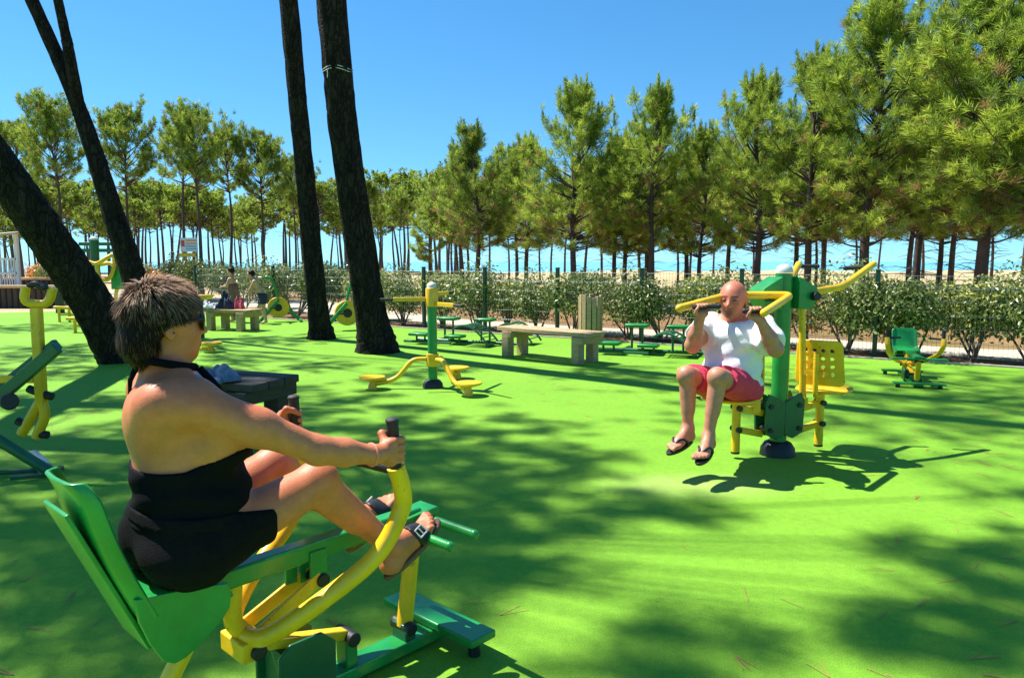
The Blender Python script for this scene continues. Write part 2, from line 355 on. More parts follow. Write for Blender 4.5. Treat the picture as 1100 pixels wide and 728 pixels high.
# green rubber floor
def rubber():
    m = bpy.data.materials.new('green_rubber'); m.use_nodes = True; n = m.node_tree.nodes; l = m.node_tree.links; p = n['Principled BSDF']
    tc = n.new('ShaderNodeTexCoord')
    def noise(sc, det=6, ro=.6):
        z = n.new('ShaderNodeTexNoise'); z.inputs['Scale'].default_value = sc; z.inputs['Detail'].default_value = det; z.inputs['Roughness'].default_value = ro; l.new(tc.outputs['Object'], z.inputs[0]); return z.outputs['Fac']
    def ramp(f, a, ca, b_, cb):
        r = n.new('ShaderNodeValToRGB'); e = r.color_ramp.elements; e[0].position = a; e[1].position = b_; e[0].color = (*ca, 1); e[1].color = (*cb, 1); l.new(f, r.inputs[0]); return r.outputs[0]
    def mix(a, b_, f, bt='MIX'):
        x = n.new('ShaderNodeMix'); x.data_type = 'RGBA'; x.blend_type = bt
        if isinstance(f, float): x.inputs['Factor'].default_value = f
        else: l.new(f, x.inputs['Factor'])
        l.new(a, x.inputs['A']); l.new(b_, x.inputs['B']); return x.outputs['Result']
    base = ramp(noise(.7), .3, (.158, .36, .021), .7, (.192, .40, .026))
    gran = ramp(noise(190, 3), .36, (.62, .65, .66), .60, (1.13, 1.12, 1.1))
    c = mix(base, gran, .8, 'MULTIPLY')
    mott = ramp(noise(22, 6, .7), .36, (.80, .84, .84), .66, (1.08, 1.06, 1.04)); c = mix(c, mott, .8, 'MULTIPLY')
    dirt = ramp(noise(1.6, 8, .7), .52, (1, 1, 1), .78, (.70, .66, .62)); c = mix(c, dirt, .5, 'MULTIPLY')
    specks = ramp(noise(46, 2), .70, (1, 1, 1), .76, (.5, .42, .3)); c = mix(c, specks, .6, 'MULTIPLY')
    worn = n.new('ShaderNodeTexGradient'); worn.gradient_type = 'SPHERICAL'
    mp = n.new('ShaderNodeMapping'); mp.vector_type = 'TEXTURE'; mp.inputs['Location'].default_value = (1.15, 4.55, 0); mp.inputs['Scale'].default_value = (.75, .35, 1)
    l.new(tc.outputs['Object'], mp.inputs[0]); l.new(mp.outputs[0], worn.inputs[0])
    wr = n.new('ShaderNodeMath'); wr.operation = 'MULTIPLY'; l.new(worn.outputs['Fac'], wr.inputs[0]); l.new(noise(5), wr.inputs[1])
    rgb = n.new('ShaderNodeRGB'); rgb.outputs[0].default_value = (.42, .45, .16, 1)
    c = mix(c, rgb.outputs[0], wr.outputs[0])
    l.new(c, p.inputs['Base Color']); p.inputs['Roughness'].default_value = .82; p.inputs['Specular IOR Level'].default_value = .25
    bp = n.new('ShaderNodeBump'); bp.inputs['Strength'].default_value = .3; bp.inputs['Distance'].default_value = .005; l.new(noise(170, 3), bp.inputs['Height']); l.new(bp.outputs[0], p.inputs['Normal'])
    return m
xs = list(np.linspace(-10, 16, 40)); b = MB()
poly = [(x, EDGE(x) + .05 * math.sin(x * 1.1), 0) for x in xs] + [(16, -12, 0), (-24, -12, 0), (-24, 19.2, 0), (-14, 20.0, 0), (-11.8, 21.2, 0)]
b.add(poly, [tuple(range(len(poly)))])
tag(b.build('rubber_floor', rubber()), kind='structure')
b = MB()                                                            # low edging along the rubber
for i in range(len(xs) - 1):
    p, q = poly[i], poly[i + 1]; b.bar((p[0], p[1] + .05, -.006), (q[0], q[1] + .05, -.006), .07, .05)
tag(b.build('kerb', M['pale']), kind='structure')

# fallen needles, uncountable
b = MB(); rn = random.Random(5)
for i in range(2200):
    if i < 420: y = rn.uniform(1.6, 7); x = rn.uniform(-.75, .75) * y
    else: y = rn.uniform(5, 14); x = rn.uniform(-.8, .7) * y
    if y > EDGE(x) - .1: continue
    if lump(x * 2.2, y * 2.2) < rn.uniform(-.9, 1.3): continue
    n_ = rn.choice((1, 1, 2, 3)); a0 = rn.uniform(0, 6.28)
    for k in range(n_):
        a = a0 + rn.uniform(-.35, .35); L = rn.uniform(.07, .15); c_ = (math.cos(a) * L, math.sin(a) * L); w = .0015
        b.add([(x - w * math.sin(a), y + w * math.cos(a), .004), (x + w * math.sin(a), y - w * math.cos(a), .004), (x + c_[0] + w * math.sin(a), y + c_[1] - w * math.cos(a), .006), (x + c_[0] - w * math.sin(a), y + c_[1] + w * math.cos(a), .006)], [(0, 1, 2, 3)])
tag(b.build('fallen_needles', M['litter'], smooth=False), 'brown pine needles scattered on the green floor', 'needles', kind='stuff')

# ------------------------------------------------------------------ needles, leaves
def needles(b, C, A, L, col3, nn, w, ln, rs, t0=.35, t1=1.25):
    n = len(C)
    if n == 0: return
    A = A / np.linalg.norm(A, axis=1, keepdims=True)
    C = np.repeat(C, nn, 0); A = np.repeat(A, nn, 0); L = np.repeat(L, nn); cc = np.repeat(col3, nn, 0); N = len(C)
    rd = rs.normal(size=(N, 3)); rd -= A * (rd * A).sum(1, keepdims=True); rd /= np.linalg.norm(rd, axis=1, keepdims=True)
    th = rs.uniform(t0, t1, N)[:, None]; D = A * np.cos(th) + rd * np.sin(th)
    D[:, 2] -= .06
    base = C + A * (L * rs.uniform(-.45, .55, N))[:, None]
    side = np.cross(D, rs.normal(size=(N, 3))); side /= np.linalg.norm(side, axis=1, keepdims=True)
    l_ = (ln * rs.uniform(.7, 1.25, N))[:, None]; tip = base + D * l_; mid = base + D * l_ * .45
    V = np.stack([base - side * w * .28, mid - side * w * .5, tip, mid + side * w * .5], 1).reshape(-1, 3)
    cc = cc * rs.uniform(.8, 1.2, (N, 1))
    i = np.arange(N) * 4
    b.v.append(V); b.f += list(map(tuple, (np.stack([i, i + 1, i + 2, i + 3], 1) + b.n).tolist())); b.n += len(V); b.c.append(np.repeat(cc, 4, 0))
YOUNG = np.array([.52, .62, .075]); MID = np.array([.30, .42, .055]); DARK = np.array([.11, .17, .032]); BROWN = np.array([.36, .24, .085])
def pick_col(rs, n, brown, light):
    u = rs.uniform(0, 1, (n, 1)); t = rs.uniform(0, 1, (n, 1))
    c = np.where(u < light, YOUNG * t + MID * (1 - t), MID * t + DARK * (1 - t))
    return np.where(rs.uniform(0, 1, (n, 1)) < brown, BROWN, c)
def pine_parts(seed, H, zb, Rm, style, nn=20, w=.022, light=.55, tr=.14, dens=1.0, lean=0):
    rs = np.random.default_rng(seed); T = MB(); K = MB()
    px = [np.array([0, 0, -.25])]; a1, a2 = rs.uniform(0, 6.28, 2)
    for i in range(1, 9):
        z = H * i / 8; px.append(np.array([lean * z + .10 * math.sin(a1 + z * .8) * z / H * 2, .10 * math.cos(a2 + z * .7) * z / H * 2, z]))
    rad = [tr * (1.25 if i == 0 else 1) * (1 - .82 * (i / 8) ** 1.2) for i in range(9)]
    T.tube(px, rad, 8); P0 = np.array(px)
    def tp(z): return np.array([np.interp(z, P0[:, 2], P0[:, j]) for j in range(3)])
    Cs, As, Ls, Cl = [], [], [], []; Sh = []
    def tuft(c, a, brown, l=.16):
        Cs.append(c); As.append(a); Ls.append(l); Cl.append(pick_col(rs, 1, brown, light)[0])
    z = zb; step = .36 if style == 'dense' else .30
    while z < H - .15:
        t = (z - zb) / (H - zb)
        if style == 'dense': rr = Rm * (.6 + .4 * min(1, t / .2)) * (1 - t ** 2.0) ** .85 + .16; el = .12 + 1.05 * t; nb = 6
        else: rr = Rm * (.35 + .65 * math.sin(math.pi * min(1, .28 + .74 * t))) ; el = .25 + .9 * t; nb = 6
        for k in range(nb):
            az = rs.uniform(0, 6.28); L = rr * rs.uniform(.62, 1.15); e = el + rs.uniform(-.15, .2)
            d = np.array([math.cos(az) * math.cos(e), math.sin(az) * math.cos(e), math.sin(e)]); o = tp(z + rs.uniform(-.12, .12))
            pts = [o + d * L * s + np.array([0, 0, .28 * L * s * s - .10 * L * s]) for s in (0, .35, .7, 1)]
            T.tube(pts, [.030 * (1 - t * .5) * (L / 1.2 + .3), .02, .013, .006], 4, cap=False)
            nt = max(3, int((5 + 9 * L) * dens)); sides = np.cross(d, (0, 0, 1.)); sides /= np.linalg.norm(sides)
            lo = .40 if style == 'dense' else .55
            brown = (.22 * max(0, 1 - t / .35) + .03) if style == 'dense' else .05
            for q in range(nt):
                s = lo + (1.02 - lo) * rs.uniform() ** .8; off = rs.normal(0, 1) * .20 * L * (.45 + .55 * s) * (1.15 - s * .5)
                c = np.array([np.interp(s, (0, .35, .7, 1), [p[j] for p in pts]) for j in range(3)]) + sides * off + np.array([0, 0, abs(rs.normal(0, .10)) * L + .05 * rs.normal()])
                ax = d * .75 + sides * np.sign(off) * .45 + np.array([0, 0, .55 + .7 * t]) + rs.normal(0, .18, 3)
                tuft(c, ax, brown)
            if style == 'dense' and t > .3:
                for q in range(4): tuft(pts[-1] + np.array([rs.normal(0, .02), rs.normal(0, .02), .10 * q]), np.array([d[0] * .25, d[1] * .25, 1.2]), 0, .2); Sh.append(len(Cs) - 1)
            elif rs.uniform() < .5: tuft(pts[-1], d + np.array([0, 0, 1.2]), brown * .5, .22)
        z += step * rs.uniform(.8, 1.2)
    for k in range(int(10 * dens)): tuft(tp(H - rs.uniform(-.3, .5)) + rs.normal(0, .04, 3), np.array([rs.normal(0, .15), rs.normal(0, .15), 1]), 0, .25); Sh.append(len(Cs) - 1)
    # bare dead twigs under the crown
    for k in range(16 if style == 'dense' else 8):
        zz = zb - rs.uniform(0, 1.3 if style == 'dense' else 1.8); 
        if zz < .9: continue
        az = rs.uniform(0, 6.28); L = rs.uniform(.2, .95); o = tp(zz); d = np.array([math.cos(az), math.sin(az), rs.uniform(-.45, .5)])
        T.tube([o, o + d * L * .5 + (rs.normal(0, .06), rs.normal(0, .06), .08), o + d * L + (0, 0, rs.uniform(-.15, .1))], [.011, .007, .003], 4, cap=False)
    m_ = np.zeros(len(Cs), bool); m_[Sh] = True; Cs, As, Ls, Cl = np.array(Cs), np.array(As), np.array(Ls), np.array(Cl)
    needles(K, Cs[~m_], As[~m_], Ls[~m_], Cl[~m_], nn, w, .20, rs)
    if m_.any(): needles(K, Cs[m_], As[m_], Ls[m_], Cl[m_] * .9, nn, w, .15, rs, .12, .65)
    return T, K
def make_pine(name, seed, label, *a, **k):
    t = thing(name, label, 'tree'); T, K = pine_parts(seed, *a, **k)
    T.build('trunk', M['barkf'], t, smooth='all'); K.build('crown', M['needle'], t, smooth=False, tint=True, recalc=False)
    return t
dense = [make_pine('pine_tree', 11, '', 6.6, 2.2, 1.9, 'dense', nn=32, w=.015, tr=.115, dens=1.1), make_pine('pine_tree', 12, '', 6.3, 2.3, 1.65, 'dense', nn=32, w=.015, light=.7, tr=.11, dens=1.1),
         make_pine('pine_tree', 13, '', 6.9, 2.0, 2.1, 'dense', nn=32, w=.015, light=.62, tr=.12, dens=1.1), make_pine('pine_tree', 14, '', 6.0, 2.1, 1.6, 'dense', nn=32, w=.015, light=.25, tr=.11, dens=1.15),
         make_pine('pine_tree', 15, '', 7.4, 2.0, 2.2, 'dense', nn=34, light=.7, w=.014, dens=1.2, tr=.14)]
umb = [make_pine('stone_pine', 21, '', 7.4, 4.7, 1.9, 'umb', nn=24, w=.024, light=.30, dens=1.2, lean=.02, tr=.11), make_pine('stone_pine', 22, '', 7.2, 5.0, 1.6, 'umb', nn=24, w=.024, light=.28, dens=1.2, lean=-.03, tr=.11),
       make_pine('stone_pine', 23, '', 7.6, 4.9, 2.2, 'umb', nn=24, w=.024, light=.34, dens=1.2, lean=.01, tr=.12)]
far_d = [make_pine('pine_tree', 31, '', 6.4, 2.8, 1.6, 'dense', nn=14, w=.036, dens=.9, tr=.085, lean=.02), make_pine('pine_tree', 32, '', 5.8, 2.6, 1.4, 'dense', nn=14, w=.036, dens=.9, light=.4, tr=.075, lean=-.03)]
far_u = [make_pine('stone_pine', 41, '', 6.6, 4.4, 1.6, 'umb', nn=11, w=.065, dens=.8, light=.4, tr=.11, lean=.03), make_pine('stone_pine', 42, '', 6.2, 4.3, 1.5, 'umb', nn=11, w=.065, dens=.8, light=.45, tr=.10, lean=-.05), make_pine('stone_pine', 43, '', 6.9, 4.5, 1.7, 'umb', nn=11, w=.065, dens=.8, light=.5, tr=.12, lean=.07)]
used = set()
def plant(proto, px, Y, top, rz, label, group=None, hw=1.0):
    """stand a pine of the kind so that its trunk is seen near px and its top near the height given"""
    p = at(px, 290, Y); x = float(p[0]); z = float(tz(np.array(x), np.array(float(Y)))); Hp = PH[proto.name]
    s = ((EYE + (280 - top) / FPX * Y) - z) / Hp; s = max(.45, min(1.6, s))
    if proto.name not in used: used.add(proto.name); o = proto; o.location = (x, Y, z); o.rotation_euler = (0, 0, rz); o.scale = (s * hw, s * hw, s); tag(o, label, group=group)
    else: o = dup(proto, (x, Y, z), rz, label, (s * hw, s * hw, s), group)
    return o
PH = {}
for o in dense + umb + far_d + far_u:
    me = [c for c in o.children if c.name.startswith('crown')][0].data; zz = np.empty(len(me.vertices) * 3, 'f'); me.vertices.foreach_get('co', zz); PH[o.name] = float(np.percentile(zz[2::3], 99.7))
# ---- the belt on the right: front trees, picture column, distance, top row
front = [(3, 512, 24, 136, 1.1, 'dark green rounded pine, leftmost of the tall pines right of the twin bare trunks', 1.0),
         (2, 617, 22, 94, 2.3, 'tall dark pine with straight trunk standing behind the wooden litter bin', .95),
         (1, 700, 21, 97, .4, 'tall yellow-green pine just right of the dark pine behind the bin', .95),
         (0, 752, 22, 138, 3.3, 'shorter pine filling the gap left of the seated man', .9),
         (2, 812, 20, 84, 5.0, 'bushy light green pine rising directly above the seated man', .9),
         (0, 868, 18.5, 62, 1.9, 'pine with spiky shoots rising over the lat machine post', .95),
         (4, 930, 17.5, 8, .7, 'tallest pointed pine right of the lat machine, its tip near the top of the picture', 1.0),
         (1, 985, 19, 46, 2.9, 'slim pine half hidden between the pointed pine and the huge right hand pine', .95),
         (4, 1052, 15.5, -30, 4.1, 'huge leafy pine at the right side, crown cut by the top of the picture', 1.05),
         (2, 1120, 14.5, -60, 2.2, 'large pine at the right edge of the picture, only its left half showing', 1.1),
         (1, 462, 30, 208, 1.0, 'small low pine at the left end of the right hand belt', 1.0),
         (0, 566, 28, 150, 4.4, 'pale yellow-green pine between the two dark tall pines', 1.0)]
for i, px, Y, top, rz, lab, hw in front: plant(dense[i], px, Y, top, rz, lab, hw=hw)
rr = random.Random(9); n_ = 0
GR = 'pines of the belt behind the front row'
for k in range(50):
    px = 455 + (k * 61.8 + rr.uniform(-14, 14)) % 690; Y = rr.uniform(22, 48)
    if Y < 26 and px < 640: Y += 8
    H_ = rr.uniform(4.6, 6.2) + max(0, (px - 640) / 400) * 1.0; top = 280 - (H_ - 1.2) / Y * 800
    plant((far_d if Y > 27 else dense)[k % 2], px, Y, max(top, 60 if px > 850 else 150), rr.uniform(0, 6.28), 'slender pine standing in the belt behind the front row of pines', GR)
# ---- tall flat-topped pines on the left
left = [(1, -12, 26, 112, 'flat topped pine at the left edge of the picture'), (2, 66, 27, 106, 'dark full flat topped pine seen left of the forked trunk'),
        (0, 140, 28, 113, 'pine with a ragged two tiered crown just right of the forked trunk'), (1, 200, 29, 122, 'pine of the thick middle clump with the trunk leaning left'), (2, 216, 27, 114, 'tallest pine of the thick middle clump, straight dark trunk'),
        (1, 247, 30, 138, 'pine leaning right at the right side of the thick middle clump'), (0, 284, 30, 140, 'sparse pale pine left of the thinner of the twin trunks'),
        (2, 318, 34, 168, 'pine half hidden behind the thinner of the twin trunks'), (0, 24, 33, 130, 'pine between the left edge of the picture and the dark full pine'), (1, 398, 36, 196, 'pine just right of the thicker of the twin trunks'), (0, 432, 40, 205, 'smaller pine in the gap between the left and right woods')]
for i, px, Y, top, lab in left: plant(umb[i], px, Y, top, px * .37, lab, hw=.8)
GL = 'distant pines along the dune on the left'
for k in range(92):
    px = -30 + (k * 61.8 * .79 + rr.uniform(-10, 10)) % 520; Y = rr.uniform(42, 66)
    plant(far_u[k % 3], px, Y, rr.uniform(192, 236) - (8 if px > 380 else 0), rr.uniform(0, 6.28), 'thin trunked pine in the distant wood along the dune', GL)

# ------------------------------------------------------------------ the near trunks and the pines overhead
def near_trunk(pts, rads, seed, seg=28):
    """rough plated bark as real relief on a tapering trunk"""
    rs = np.random.default_rng(seed); pts = spline(pts, 14); n = len(pts); rad = np.interp(np.linspace(0, 1, n), np.linspace(0, 1, len(rads)), rads)
    b = MB(); b.tube(pts, list(rad), seg); V = b.v[0]; ph = rs.uniform(0, 6, 4)
    for i in range(n):
        for k in range(seg):
            a = 2 * math.pi * k / seg
            d = .045 * math.sin(5 * a + ph[0] + i * .15) + .04 * math.sin(9 * a + ph[1] - i * .6) * math.cos(i * .9 + ph[2]) + rs.normal(0, .022)
            V[i * seg + k] = pts[i] + (V[i * seg + k] - pts[i]) * (1 + d)
    return b
def shadow_blobs(blobs, h0, h1, seed, dens=105):
    """foliage clumps overhead, each where a pine crown must hang to shade that stretch of floor"""
    rs = np.random.default_rng(seed); K = MB(); cs = []
    for (px, py, r_) in blobs:
        g_ = ground(px, py); h = rs.uniform(h0, h1); c = np.array([g_[0] - KX * h, g_[1] - KY * h, h]); cs.append((c, r_))
        n = int(dens * r_ * r_) + 8; d = rs.normal(size=(n, 3)); d /= np.linalg.norm(d, axis=1, keepdims=True); d *= (rs.uniform(.15, 1, (n, 1)) ** .5) * r_ * (1 + .25 * rs.normal(size=(n, 1)))
        d[:, 2] *= .55
        d *= 1.12; needles(K, c + d, d * .6 + np.array([0, 0, .7 * r_]), np.full(n, .2), pick_col(rs, n, .03, .4), 26, .02, .22, rs)
    return K, cs
def limbs(T, top, cs, rs):
    for c, r_ in cs:
        o = top + np.array([0, 0, -rs.uniform(0, 1.5)]); L = np.linalg.norm(c - o); mid = (o + c) / 2 + np.array([0, 0, .12 * L])
        T.tube(spline([o, mid, c], 5), list(np.linspace(.03, .008, 11)), 5, cap=False)
rs0 = np.random.default_rng(77)
def big_pine(label, base_px, pts, rads, seed, blobs=None, hr=(12, 14), extra=None, rope=False):
    t = thing('tall_pine', label, 'tree', (pts[1][0], pts[1][1], 0), world=True)
    T = near_trunk(pts, rads, seed)
    if extra: T2 = near_trunk(extra[0], extra[1], seed + 5); T.add(np.concatenate(T2.v), T2.f)
    if blobs: K, cs = shadow_blobs(blobs, hr[0], hr[1], seed + 1); limbs(T, np.array(pts[-1], float) + np.array([0, 0, -.3]), cs, rs0)
    else:
        K = MB(); c0 = np.array(pts[-1], float); n = 700; d = rs0.normal(size=(n, 3)) * np.array([1.5, 1.5, .7]); needles(K, c0 + d, d * .4 + np.array([0, 0, 1.]), np.full(n, .2), pick_col(rs0, n, .03, .4), 22, .02, .22, rs0)
        limbs(T, c0, [(c0 + d[i], 1) for i in range(0, n, 40)], rs0)
    T.build('trunk', M['bark'], t, smooth='all'); K.build('crown', M['needle'], t, smooth=False, tint=True, recalc=False)
    return t
gA = ground(345, 364); gB = ground(405, 378); gC = ground(128, 388); gD = ground(163, 357)
def tpt(px, py, Y): return tuple(at(px, py, Y))
def runup(p, q, z):                                                  # continue the line p->q up to height z
    p = np.array(p); q = np.array(q); return tuple(q + (q - p) * (z - q[2]) / (q[2] - p[2]))
A1, A2, A3 = tpt(341, 330, gA[1] - .08), tpt(325, 160, gA[1] - .5), tpt(310, 0, gA[1] - .95)
big_pine('slimmer of the two tall bare trunks left of centre', (345, 364), [tuple(gA + (.02, 0, -.3)), tuple(gA + (0, 0, .1)), A1, A2, A3, runup(A2, A3, 11), (A3[0] - .9, gA[1] - 2.2, 16.5)], [.33, .23, .18, .15, .145, .115, .07], 51)
B1, B2, B3 = tpt(397, 330, gB[1] - .1), tpt(372, 160, gB[1] - .5), tpt(356, 0, gB[1] - .85)
tB = big_pine('thicker of the two tall bare trunks, with a cord tied round it', (405, 378), [tuple(gB + (.03, 0, -.3)), tuple(gB + (0, 0, .08)), B1, B2, B3, runup(B2, B3, 11), (B3[0] - .8, gB[1] - 2.4, 18)], [.46, .315, .235, .205, .195, .15, .1], 52)
cz = np.array(at(363, 78, gB[1] - .68)); b = MB()
for dz in (0, .035):
    b.tube([cz + np.array([.207 * math.cos(a), .207 * math.sin(a), dz + .015 * math.sin(3 * a)]) for a in np.linspace(0, 6.28, 30)], .006, 6)
b.tube([cz + (-.10, -.195, 0), cz + (-.095, -.208, -.06), cz + (-.10, -.205, -.12)], .006, 6)
b.build('cord', M['alu'], tB)
C1, C2, C3 = tpt(92, 315, 10.0), tpt(44, 243, 9.6), tpt(-12, 165, 9.2)
big_pine('thick dark trunk leaning hard to the left behind the woman', (128, 388), [tuple(gC + (.1, .05, -.25)), tuple(gC + (.02, 0, .05)), C1, C2, C3, runup(C2, C3, 6), runup(C2, C3, 7.5)], [.40, .30, .255, .24, .23, .19, .13], 53,
         [(60, 690, .35), (130, 702, .3), (20, 640, .4), (100, 600, .38), (40, 565, .4), (30, 600, .3), (70, 470, .4), (105, 430, .4), (90, 510, .35), (60, 440, .35), (180, 690, .3), (10, 520, .4)], (9, 11))
D1, D2, D3 = tpt(125, 240, gD[1]), tpt(84, 115, gD[1]), tpt(30, -10, gD[1]); D4 = tpt(62, 0, gD[1] - .3)
big_pine('forked dark trunk splitting in two against the sky at the left', (163, 357), [tuple(gD + (.1, 0, -.2)), tuple(gD + (0, 0, .1)), D1, D2, D3, runup(D2, D3, 10), runup(D2, D3, 12)], [.34, .26, .20, .135, .11, .08, .06], 54,
         [(190, 352, .9), (260, 385, .6), (110, 400, .6), (420, 405, .45), (480, 395, .5), (300, 365, 1.0), (120, 372, .9), (40, 352, 1.0), (215, 398, .6), (350, 392, .5), (20, 378, .8), (640, 398, .55), (690, 405, .4), (330, 440, .5), (40, 400, .6)], (10, 12.5), extra=([tpt(86, 125, gD[1]), tpt(74, 55, gD[1] - .2), D4, runup(tpt(74, 55, gD[1] - .2), D4, 10)], [.12, .095, .08, .05]))
# pines just outside the picture on the left whose crowns hang over the floor
big_pine('pine outside the left edge whose crown shades the middle of the floor', (-900, 560), [(-8.4, 6.6, -.3), (-8.3, 6.7, .2), (-8.0, 7.0, 4), (-7.4, 7.4, 8), (-6.8, 7.9, 11)], [.4, .33, .27, .2, .09], 55,
         [(420, 470, 0.54), (500, 478, 0.54), (565, 500, 0.50), (455, 500, 0.54), (350, 500, 0.54), (300, 480, 0.48), (610, 538, 0.50), (560, 560, 0.36), (480, 530, 0.50), (400, 545, 0.48), (430, 580, 0.42), (500, 590, 0.40), (560, 620, 0.26), (470, 622, 0.36), (370, 600, 0.42), (330, 640, 0.42), (280, 600, 0.48), (390, 650, 0.30), (240, 540, 0.48), (540, 458, 0.48), (620, 492, 0.36)], (11, 13))
big_pine('pine outside the left edge whose crown shades the lower right of the floor', (-1200, 640), [(-10.2, 4.8, -.3), (-10.1, 4.9, .2), (-9.6, 5.1, 4), (-8.6, 5.7, 8), (-7.6, 6.3, 11)], [.38, .32, .26, .2, .09], 56,
         [(1045, 605, .32), (1000, 590, .26), (1080, 640, .28), (1020, 655, .28), (960, 665, .25), (1070, 690, .28), (740, 545, .24), (680, 540, .22), (770, 690, .26), (720, 715, .26), (1095, 530, .12), (1090, 580, .2), (985, 700, .2), (660, 728, .24)], (12, 13.5))
big_pine('pine outside the left edge whose crown shades the floor beside the leaning trunk', (-700, 480), [(-10.2, 8.4, -.3), (-10.1, 8.5, .2), (-10.0, 8.8, 4), (-9.7, 9.2, 8), (-9.3, 9.8, 12)], [.4, .33, .27, .2, .09], 57,
         [(70, 540, .4), (180, 560, .4), (120, 520, .35), (230, 480, .45), (330, 455, .45), (190, 425, .4), (420, 455, .4), (30, 500, .45), (150, 600, .4), (220, 580, .4), (170, 460, .4), (150, 430, .4), (260, 450, .4), (380, 425, .35), (20, 430, .5), (300, 420, .4), (60, 385, .6), (130, 560, .35), (200, 620, .35), (120, 650, .3), (250, 660, .35), (5, 480, .45), (50, 640, .35), (440, 440, .3), (150, 500, .4)], (11, 12.5))

# ------------------------------------------------------------------ shrubs behind the fence
def make_shrub(seed, H, Rw, n, dark):
    rs = np.random.default_rng(seed); t = thing('shrub', '', 'shrub'); S = MB(); K = MB()
    lob = [(np.array([rs.normal(0, .45) * Rw, rs.normal(0, .35) * Rw, H * rs.uniform(.45, .8)]), rs.uniform(.26, .42) * H) for _ in range(9)]
    for c, r_ in lob:
        S.tube([(rs.normal(0, .05), rs.normal(0, .05), -.06), tuple(np.array([c[0] * .5, c[1] * .5, H * .28])), tuple(c)], [.022, .016, .007], 5, cap=False)
    li = rs.integers(0, len(lob), n); d = rs.normal(size=(n, 3)); d /= np.linalg.norm(d, axis=1, keepdims=True)
    c = np.array([lob[i][0] for i in li]); r_ = np.array([lob[i][1] for i in li]); p = c + d * (r_ * rs.uniform(.25, 1.08, n) ** .6)[:, None] * np.array([1, 1, .85])
    ok = p[:, 2] > H * .2; p = p[ok]; d = d[ok]; n = len(p)
    nr = d * .6 + rs.normal(0, .6, (n, 3)) + np.array([0, 0, .5]); nr /= np.linalg.norm(nr, axis=1, keepdims=True)
    u = np.cross(nr, rs.normal(size=(n, 3))); u /= np.linalg.norm(u, axis=1, keepdims=True); v = np.cross(nr, u)
    L = rs.uniform(.028, .05, n)[:, None]; W = L * rs.uniform(.38, .55, n)[:, None]
    V = np.stack([p - u * L, p + v * W + nr * .006, p + u * L, p - v * W + nr * .006], 1).reshape(-1, 3)
    t_ = rs.uniform(0, 1, (n, 1)); cc = np.array([.06, .10, .024]) * (1 - t_) + np.array([.26, .31, .07]) * t_
    cc = np.where(rs.uniform(0, 1, (n, 1)) < .2, np.array([.50, .52, .2]), cc) * dark; i = np.arange(n) * 4
    K.v.append(V); K.f += list(map(tuple, np.stack([i, i + 1, i + 2, i + 3], 1).tolist())); K.n = len(V); K.c.append(np.repeat(cc, 4, 0))
    S.build('stem', M['stem'], t, smooth='all'); K.build('foliage', M['leaf'], t, smooth=False, tint=True, recalc=False)
    return t
sh = [make_shrub(61, 1.22, .62, 4200, np.array([1., 1, 1])), make_shrub(62, 1.15, .55, 3800, np.array([1.35, 1.25, 1.0])), make_shrub(63, 1.3, .7, 4600, np.array([.75, .8, .8])), make_shrub(64, .95, .42, 1500, np.array([3.2, 1.35, .9]))]
spots = [(433, .55, 0, 1, 'pale leaved shrub just right of the thicker bare trunk'), (474, .6, 1, 1, 'shrub behind the yellow arms of the twister'), (512, .6, 0, 1.05, 'silvery shrub between the twister and the wooden bench'),
         (545, .6, 1, .9, 'low shrub above the left end of the wooden bench'), (578, .6, 0, .95, 'rounded shrub above the middle of the wooden bench'), (617, .5, 2, 1.05, 'darkest shrub left of the slatted bin'),
         (676, .65, 0, .98, 'silvery shrub right of the slatted bin, left of a green fence post'), (712, .6, 2, .95, 'shrub just right of the green fence post near the bin'), (752, .6, 1, 1, 'shrub left of the seated man'), (790, .6, 0, 1, 'shrub behind the seated man, left of the machine post'),
         (868, .7, 3, 1.05, 'dry orange brown shrub right of the machine post'), (912, .5, 0, 1.08, 'dense shrub under the raised yellow bar, left of the tall fence post'), (985, .5, 2, 1.0, 'wide shrub behind the small green seat'), (1052, .45, 1, 1.0, 'yellowish shrub with splayed stems left of the right edge'), (1112, .45, 0, 1.05, 'shrub cut by the right edge of the picture'), (958, .7, 1, .75, 'small shrub just right of the tall fence post'), (830, .75, 2, .9, 'shrub hidden mostly behind the machine post'),
         (390, .8, 1, 1.1, 'sunlit shrub between the two tall bare trunks'), (348, .9, 2, 1.15, 'dark shrub behind the slimmer bare trunk'), (318, .8, 2, 1.2, 'dark leafed shrub just left of the slimmer bare trunk'), (288, 1.6, 0, 1.15, 'shrub behind the bathing boy'), (262, 2.2, 2, 1.1, 'shrub behind the standing girl'),
         (222, 4.4, 2, 1.25, 'rounded shrub right of the colourful sign'), (195, 5.0, 0, 1.3, 'shrub under the colourful sign'), (176, 5.5, 2, 1.2, 'shrub left of the colourful sign'), (240, 5.2, 1, 1.1, 'shrub half way between the sign and the standing girl'), (160, 3.5, 3, 1.2, 'reddish dry shrub beside the foot of the forked trunk'), (36, 7.5, 3, 1.3, 'reddish dry shrub right of the white shelter'), (58, 8, 0, 1.2, 'green shrub between the white shelter and the leaning trunk'), (305, 3.2, 1, 1.1, 'far shrub over the sandy path behind the bathers')]
us = set()
